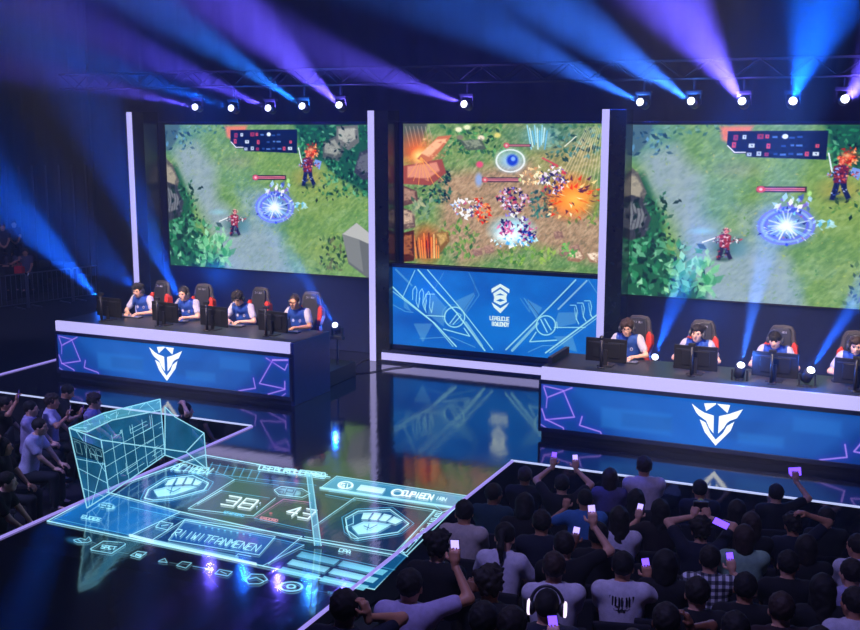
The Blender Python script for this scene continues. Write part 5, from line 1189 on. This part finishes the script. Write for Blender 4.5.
def pose(k):
    if k in A: return A[k]
    fem = k.endswith('F'); q = k[:-1] if fem else k; kw = dict(female=fem, wide=.9 if fem else 1.0)
    kw.update({'rest': dict(), 'restL': dict(yaw=.45, pitch=-.05), 'restR': dict(yaw=-.45, pitch=-.05), 'down': dict(pitch=-.45, lean=.06, hands={-1: fr(-1, .05, .34, .84), 1: fr(1, .08, .34, .84)}, curl=.9),
        'phoneR': dict(hands={1: fr(1, .21, .30, 1.04)}, curl=.9, yaw=-.15), 'phoneL': dict(hands={-1: fr(-1, .21, .30, 1.04)}, curl=.9, yaw=.15),
        'upR': dict(hands={1: up(1)}, curl=.9), 'upL': dict(hands={-1: up(-1)}, curl=.9), 'upB': dict(hands={1: up(1, .15, .28, 1.36), -1: up(-1, .12, .28, 1.38)}, curl=.9),
        'cam': dict(hands={-1: ((-.07, .26, 1.30), (.3, .2, 1), (.5, 1, 0)), 1: ((.07, .26, 1.30), (-.3, .2, 1), (-.5, 1, 0))}, curl=1.0, hints={-1: (-1, .0, .1), 1: (1, 0, .1)}),
        'headB': dict(hands={-1: ((-.10, -.02, 1.35), (.9, -.2, .4), (.2, -.3, -1)), 1: ((.10, -.02, 1.35), (-.9, -.2, .4), (-.2, -.3, -1))}, hints={-1: (-1, .2, .2), 1: (1, .2, .2)}),
        'headR': dict(hands={1: ((.12, .02, 1.37), (-.9, -.1, .3), (-.2, -.1, -1))}, hints={1: (1, .1, .3)}),
        'earR': dict(hands={1: ((.15, .06, 1.20), (-.3, .1, 1), (-1, 0, 0))}, hints={1: (.6, .5, -.6)}),
        'knees': dict(lean=.12, hands={-1: ((-.12, .44, .64), (0, 1, -.2), (0, 0, -1)), 1: ((.12, .44, .64), (0, 1, -.2), (0, 0, -1))}, curl=.4)}[q])
    A[k] = make_pose(k, **kw); return A[k]
e_ph = [emit('phone_violet', '6c48fa', 2.6), emit('phone_blue', '4c60ff', 2.6), emit('phone_pale', 'a898ff', 2.0)]
def phone(label, t, g, side, kind=0, tilt=0., big=False):
    hc, fd, pn = g['hold'][side]; M = Matrix.Translation(t.location) @ Matrix.Rotation(t.rotation_euler.z, 4, 'Z')
    f = Vector(fd).normalized(); p = Vector(pn).normalized(); p = (p-f*p.dot(f)).normalized(); x = f.cross(p)
    R = Matrix([[x[i], -p[i], f[i]] for i in range(3)]).transposed().to_4x4() if False else Matrix(((x.x, p.x, f.x, 0), (x.y, p.y, f.y, 0), (x.z, p.z, f.z, 0), (0, 0, 0, 1)))
    c = thing('phone', label, 'phone', (0, 0, 0), 0, 'glowing phones held up by the audience')
    c.matrix_world = M @ Matrix.Translation(Vector(hc)+f*.03) @ R @ Matrix.Rotation(tilt, 4, 'Y')
    c.location, rq, _ = c.matrix_world.decompose(); c.rotation_euler = rq.to_euler()
    w, h = (.075, .055) if big else (.033, .066)
    b = MB(); b.box(-w, w, -.005, .005, -h, h, .004); b.build('case', m_black, c)
    b = MB(); b.box(-w+.004, w-.004, -.0065, -.005, -h+.005, h-.005); b.build('display', e_ph[kind], c)
    return c
plaid = bpy.data.materials.new('plaid_cloth'); plaid.use_nodes = True
def _pl():
    nt = plaid.node_tree; N = nt.nodes; L = nt.links; b = N['Principled BSDF']; b.inputs['Roughness'].default_value = .85
    tc = N.new('ShaderNodeTexCoord'); outs = []
    for d in ('X', 'Z'):
        w = N.new('ShaderNodeTexWave'); w.bands_direction = d; w.inputs['Scale'].default_value = 5.5; L.new(tc.outputs['Object'], w.inputs['Vector']); r = N.new('ShaderNodeMath'); r.operation = 'GREATER_THAN'; r.inputs[1].default_value = .5; L.new(w.outputs['Fac'], r.inputs[0]); outs.append(r)
    a = N.new('ShaderNodeMath'); a.operation = 'ADD'; L.new(outs[0].outputs[0], a.inputs[0]); L.new(outs[1].outputs[0], a.inputs[1]); m = N.new('ShaderNodeMath'); m.operation = 'MULTIPLY'; m.inputs[1].default_value = .5; L.new(a.outputs[0], m.inputs[0])
    rp = N.new('ShaderNodeValToRGB'); rp.color_ramp.interpolation = 'CONSTANT'; e = rp.color_ramp.elements; e[0].color = (.02, .02, .03, 1); e[1].position = .4; e[1].color = (.15, .15, .18, 1); k = e.new(.8); k.color = (.75, .75, .8, 1)
    L.new(m.outputs[0], rp.inputs[0]); L.new(rp.outputs[0], b.inputs['Base Color'])
_pl()
WH, BK, NV, TL, BL, LV, GN, BG = 'd4cede', '0d0d14', '161c30', '1c3c4a', '3f78b4', 'a49cc8', '8fb49c', 'c4b8b0'
# head px, pose, hair, hair colour, shirt, label, phone (side, kind)
R_ = [
 ((562, 484), 'upB', 'short', 'dark', BK, 'person in black in the front row raising both arms with two glowing phones', ((-1, 0), (1, 2))),
 ((610, 478), 'restF', 'bob', 'brown', '5c5680', 'front row person in a dusky violet top beside the broad person in white', ()),
 ((644, 473), 'rest', 'short', 'brown', 'd4c4cc', 'broad person in a pale shirt, topmost head in front of the right desk', ()),
 ((700, 490), 'rest', 'short', 'black', NV, 'front row person in navy below the reflected tip of the shield emblem', ()),
 ((776, 493), 'upR', 'short', 'dark', BK, 'front row person in black near the right, raising one glowing phone', ((1, 0),)),
 ((826, 518), 'rest', 'short', 'dark', BK, 'large dark person in the second row near the right edge', ()),
 ((525, 478), 'rest', 'short', 'brown', BK, 'dark person alone in the far runway corner of the right pit', ()),
 ((585, 498), 'phoneL', 'crop', 'black', BL, 'person in a bright blue sleeveless top in the second row', ()),
 ((636, 500), 'rest', 'long', 'black', BK, 'long haired person in black behind the broad person in white', ()),
 ((660, 504), 'phoneLF', 'long', 'black', '1e1418', 'long haired person in dark red black, face lit red by a phone', ((-1, 2),)),
 ((737, 511), 'restF', 'bob', 'dark', NV, 'round headed person in navy left of the glowing raised phones', ()),
 ((494, 496), 'restR', 'short', 'dark', TL, 'person in a dark teal shirt at the runway side, turning to the right', ()),
 ((525, 501), 'down', 'bob', 'black', BK, 'dark haired person bent over a violet glowing phone near the runway corner', ((1, 0),)),
 ((542, 510), 'rest', 'short', 'dark', NV, 'person in navy with a thick neck right of the bent over phone user', ()),
 ((619, 516), 'restF', 'long', 'dark', WH, 'long haired person in a white shirt, middle of the block', ()),
 ((701, 530), 'cam', 'messy', 'dark', NV, 'person with elbows out aiming a camera at the stage', ()),
 ((751, 524), 'restF', 'long', 'brown', BK, 'long haired person in black behind the pale green shirt', ()),
 ((793, 526), 'headR', 'messy', 'dark', NV, 'person in navy with one arm folded over the head', ()),
 ((464, 513), 'restL', 'short', 'black', BG, 'person in a beige shirt at the runway edge with arms crossed', ()),
 ((505, 527), 'downF', 'ponytail', 'black', WH, 'person with a ponytail in a white top near the runway', ()),
 ((564, 537), 'upR', 'short', 'dark', BK, 'small dark person raising an arm behind the person in bright blue', ((1, 2),)),
 ((598, 536), 'phoneL', 'short', 'black', BK, 'person in black holding a small glowing phone at shoulder height', ((-1, 2),)),
 ((744, 533), 'rest', 'bob', 'brown', GN, 'person in a pale green shirt seen from behind', ()),
 ((857, 547), 'restL', 'short', 'dark', WH, 'person in white at the very right edge, third row', ()),
 ((806, 548), 'rest', 'bob', 'dark', BK, 'dark person below the arm folded over a head', ()),
 ((438, 544), 'rest', 'messy', 'black', BK, 'dark haired person in black at the runway edge above the raised phone', ()),
 ((554, 563), 'rest', 'short', 'brown', WH, 'person in a plain white T-shirt seen from behind, above the lit headset', ()),
 ((623, 567), 'phoneR', 'short', 'black', WH, 'person in a white T-shirt with black lettering across the back', ((1, 0),)),
 ((710, 560), 'phoneR', 'short', 'dark', 'plaid', 'person in a black and white plaid shirt', ((1, 0),)),
 ((788, 565), 'rest', 'short', 'black', BK, 'large person in black in the middle of the dark right corner', ()),
 ((851, 574), 'restL', 'short', 'dark', LV, 'person in lavender white at the right edge, middle row', ()),
 ((490, 581), 'phoneL', 'messy', 'dark', BK, 'person in black with thick hair, hand raised to the cheek', ()),
 ((697, 594), 'rest', 'short', 'dark', BK, 'person in black directly behind the plaid shirt', ()),
 ((410, 587), 'upR', 'short', 'black', 'b0a4cc', 'person in a lavender T-shirt raising a phone high beside the runway', ((1, 2), (-1, 0))),
 ((547, 607), 'rest', 'crop', 'black', NV, 'person wearing headphones with glowing white rings', ()),
 ((513, 612), 'phoneR', 'short', 'dark', BK, 'dark person holding a violet phone between thick hair and lit headphones', ((1, 0),)),
 ((781, 610), 'rest', 'short', 'brown', '2a1418', 'dark haired person low in the right corner with a reddish sleeve', ()),
 ((854, 604), 'restL', 'short', 'dark', WH, 'person in white at the lower right corner', ()),
 ((345, 609), 'earR', 'short', 'dark', NV, 'dark haired person at the bottom left of the block, hand at the ear', ()),
 ((484, 622), 'rest', 'short', 'black', BK, 'bottom edge person in black left of the lit headphones', ()),
 ((633, 640), 'rest', 'bob', 'brown', BK, 'person cut off by the bottom edge below the lettered T-shirt', ()),
 ((666, 622), 'earR', 'short', 'dark', BK, 'person at the bottom edge with one hand at the head', ()),
 ((665, 565), 'restF', 'bob', 'black', BK, 'dark person left of the plaid shirt', ()),
 ((745, 590), 'rest', 'short', 'black', BK, 'dark person right of the plaid shirt, a row further back', ()),
 ((822, 590), 'restF', 'long', 'black', BK, 'long haired dark person by the lower right corner', ()),
 ((735, 626), 'rest', 'short', 'black', BK, 'bottom edge person in black below the dark gap right of the plaid', ()),
 ((820, 632), 'rest', 'short', 'dark', BK, 'bottom edge person in black near the right corner', ()),
]
rowocc = {}
def seat_for(px, py, g):
    hd = g['head'][0]; best = None
    for k in range(0, 9):
        zf = -1+.17*k; v = at_z(px, py, zf+float(hd[2])); Yc = TY-.85*k-.42; d = v.y-Yc; Y = min(max(v.y, Yc-.14), 12.82 if k == 0 else Yc+.10)
        cst = abs(v.y-Y); vv = at_y(px, py, Y)
        for o in rowocc.get(k, []):
            if abs(o-vv.x) < .47: cst += 1.2*(.47-abs(o-vv.x))/.47+.1
        for kk in (k-1, k+1): pass
        if k > 0 and vv.y > 13.2: cst += 5
        if best is None or cst < best[0]: best = (cst, k, vv.x, Y, zf)
    return best
for i, (q, pk, hair, hc, sh_, lb, ph) in enumerate(R_):
    g = pose(pk); cst, k, X, Y, zf = seat_for(*q, g); X = max(X, RR+.32)
    rowocc.setdefault(k, []).append(X)
    rz = .30+random.uniform(-.1, .1) if q[0] > 520 else .12
    hd = g['head'][0]; c, s_ = math.cos(rz), math.sin(rz); px = X-(hd[0]*c-hd[1]*s_); py = Y-(hd[0]*s_+hd[1]*c)
    sk = ('light', 'tan', 'brown')[(i*7 % 5) % 3 if i % 4 else 0]
    t, M = person(g, lb, (px, py, zf), rz, plaid if sh_ == 'plaid' else sh_, hair, hc, sk, group='audience in the right block', trousers='12141e', s=1.1 if 'broad person in a pale' in lb else 1.0)
    audience_chair('black chair under the '+brief(lb, 12), (px, py, zf), rz, 'chairs of the right audience block')
    for n_, (sd_, kd) in enumerate(ph): phone('%s-hand phone of the %s' % (('left', '', 'right')[sd_+1], brief(lb, 12)), t, g, sd_, kd, big=(i in (4, 15)))
    if 'headphones with glowing' in lb: headset(t, M, emit('headset_ring', 'f0dcff', 1.6))
    if 'black lettering' in lb:
        b = MB(); nb_ = g['torso'][1]
        for r_, (tx, w0, z0, hh_) in enumerate((('MIUIIUU', .24, 1.05, .075), ('CHAMP', .2, .955, .03))):
            for st in strokes(tx, (-w0/2, z0), (w0, 0), (0, -hh_), .25):
                pts = [Vector((p[0], nb_[1]-.128+.9*(p[0]**2)/.2, p[1])) for p in st]; b.tube(pts, .0065 if r_ == 0 else .004, 4)
        b.build('shirt_print', mat('print_black', (.01, .01, .02), .7), t)
    if 'aiming a camera' in lb:
        M_ = Matrix.Translation((px, py, zf)) @ Matrix.Rotation(rz, 4, 'Z'); p_ = M_ @ Vector((0, .30, 1.40))
        c_ = thing('camera', 'dark camera held up with both hands in the middle of the audience', 'camera', p_, rz); b = MB(); b.box(-.07, .07, -.03, .03, -.045, .045, .01); b.build('camera_body', m_black, c_); b = MB(); b.tube([(0, .03, 0), (0, .11, 0)], .035, 14); b.build('lens', m_blackg, c_)
        c2 = thing('phone', 'broad violet glowing phone right of the person aiming a camera', 'phone', at_y(721, 523, py-.05), rz, 'glowing phones held up by the audience'); 
        b = MB(); b.box(-.075, .075, -.005, .005, -.04, .04, .004); b.build('case', m_black, c2); b = MB(); b.box(-.07, .07, -.0065, -.005, -.035, .035); b.build('display', e_ph[0], c2); c2.rotation_euler = (.2, .4, rz)
# left block, seats turned to the runway
Lf = [((40, 427), 'knees', 'short', 'dark', 'c4bede', 'person in a white T-shirt sitting left of the hologram booth', (), -1.15),
 ((6, 404), 'upR', 'short', 'black', BK, 'dark person at the left edge raising a phone overhead', ((1, 0),), -.9),
 ((31, 409), 'rest', 'short', 'black', 'a89cc4', 'person in lavender right of the raised arm at the left edge', (), -1.0),
 ((52, 402), 'phoneR', 'messy', 'brown', 'b8b0c8', 'person in a pale top looking at a glowing phone', ((1, 2),), -.9),
 ((94, 402), 'rest', 'curly', 'brown', '8f86b0', 'curly haired person in a violet grey top behind the booth corner', (), -1.1),
 ((4, 447), 'headR', 'bob', 'black', BK, 'dark person at the left edge with a hand at the face', (), -1.1),
 ((186, 411), 'headR', 'short', 'black', NV, 'dark person half hidden behind the right end of the hologram booth', (), -.8),
 ((68, 392), 'down', 'short', 'black', BK, 'dark person bent over a faint violet phone near the far trim line', ((1, 0),), -.9),
 ((8, 482), 'knees', 'short', 'black', BK, 'dark person in jeans low at the left edge', (), -1.1),
 ((24, 520), 'knees', 'short', 'black', NV, 'dark person in jeans nearest the lower left runway line', (), -1.2)]
for i, (q, pk, hair, hc, sh_, lb, ph, rz) in enumerate(Lf):
    g = pose(pk); hd = g['head'][0]; v = at_z(*q, -1+float(hd[2])); c, s_ = math.cos(rz), math.sin(rz)
    px = v.x-(hd[0]*c-hd[1]*s_); py = v.y-(hd[0]*s_+hd[1]*c); px = min(px, RL-.62); py = min(py, SE-.25)
    t, M = person(g, lb, (px, py, -1), rz, sh_, hair, hc, ('light', 'tan')[i % 2], group='audience in the left block', trousers='2c3450' if 'jeans' in lb else '171a26')
    audience_chair('black chair under the '+brief(lb, 12), (px, py, -1), rz, 'chairs of the left audience block')
    for sd_, kd in ph: phone('%s-hand phone of the %s' % (('left', '', 'right')[sd_+1], brief(lb, 12)), t, g, sd_, kd)
# far stand behind the barrier
b = MB(); b.box(-33, -26.6, 20, 30, -1, -.75); b.box(-33, -27.6, 20, 30, -.75, -.35); struct(b.build('far_stand', m_pit), 'far_stand')
for q, Y, zf, pk, sh_, lb, ph in (((10, 261), 26.0, -.75, 'down', '3c3848', 'person in the far stand holding a white glowing phone', ((1, 2),)), ((26, 264), 26.2, -.75, 'phoneR', '544c60', 'person in the far stand in a mauve top, red bag on the lap', ()), ((3, 236), 26.0, .05, 'rest', '332c3a', 'dark person higher up in the far stand at the left edge', ()), ((14, 228), 27.0, .05, 'rest', '2c2834', 'dark person in the far stand right of the highest one', ())):
    g = pose(pk); v = at_y(*q, Y); z = max(zf, v.z-float(g['head'][0][2])) if zf > 0 else zf
    t, M = person(g, lb, (v.x, Y, z), -2.3, sh_, 'short', 'dark', 'tan', group='people in the far stand')
    audience_chair('black chair under the '+brief(lb, 12), (v.x, Y, z), -2.3, 'chairs of the far stand')
    if z > -.3: b = MB(); b.box(v.x-.5, v.x+.5, Y-.5, Y+.5, -1, z-.002); o = b.build('stand_step', m_pit); tag(o, 'black step under the '+brief(lb, 12), 'step')
    for sd_, kd in ph: phone('%s-hand phone of the %s' % (('left', '', 'right')[sd_+1], brief(lb, 12)), t, g, sd_, kd)
v = at_y(25, 281, 25.9); o = thing('handbag', 'small red bag on the lap of a person in the far stand', 'bag', (v.x-.05, 25.75, -.16)); b = MB(); b.box(-.17, .17, -.08, .08, 0, .26, .05); b.build('pouch', mat('bag_red', 'd8202c', .6), o); b = MB(); b.tube([(-.1, 0, .25), (-.08, 0, .36), (.08, 0, .36), (.1, 0, .25)], .012, 6); b.build('handle', mat('bag_red', 'd8202c', .6), o)
# barrier sections
m_rail = mat('barrier_steel', (.25, .27, .33), .35, .85)
p0 = at_z(-70, 321, -1); p1 = at_z(116, 295.5, -1); d = (p1-p0); n = 4; L_ = d.length/n; ang = math.atan2(d.y, d.x)
bs = thing('crowd_barrier', 'steel crowd barrier section', 'barrier', p0, ang, 'steel crowd barriers before the far stand')
b = MB(); w0 = L_-.06
b.tube([(0, 0, .0), (0, 0, 1.0), (.04, 0, 1.05), (w0-.04, 0, 1.05), (w0, 0, 1.0), (w0, 0, 0)], .024, 6); b.tube([(0, 0, .14), (w0, 0, .14)], .018, 6); b.build('frame', m_rail, bs)
nb_ = int(w0/.16)
for k in range(1, nb_): b = MB(); b.tube([(w0*k/nb_, 0, .14), (w0*k/nb_, 0, 1.05)], .011, 5); b.build('bar', m_rail, bs)
for x in (.25, w0-.25): b = MB(); b.box(x-.03, x+.03, -.28, .28, 0, .03); b.build('foot', m_rail, bs)
for k in range(n):
    c = bs if k == 0 else copy_tree(bs); c.location = p0+d*(k/n)
    c['label'] = ('crowd barrier section outside the left edge, nearest one', 'crowd barrier section at the left edge of the photo', 'crowd barrier section in the middle of the barrier line', 'crowd barrier section furthest right, towards the left desk')[k]
pc = None
for k in range(9):
    x, y = 24+k*13, 300-k*1.2; v = at_z(x, y, -1); v.x -= 1.0
    if pc is None:
        b = MB(); b.tube([(0, 0, 0), (0, 0, 4.2)], .03, 6); pc = b.build('scaffold_pole', m_scaf); o = pc
    else: o = pc.copy(); C.objects.link(o)
    o.location = v; tag(o, '%s thin dark upright pole from the left behind the crowd barriers' % ('first', 'second', 'third', 'fourth', 'fifth', 'sixth', 'seventh', 'eighth', 'ninth')[k], 'pole', 'upright poles behind the crowd barriers')
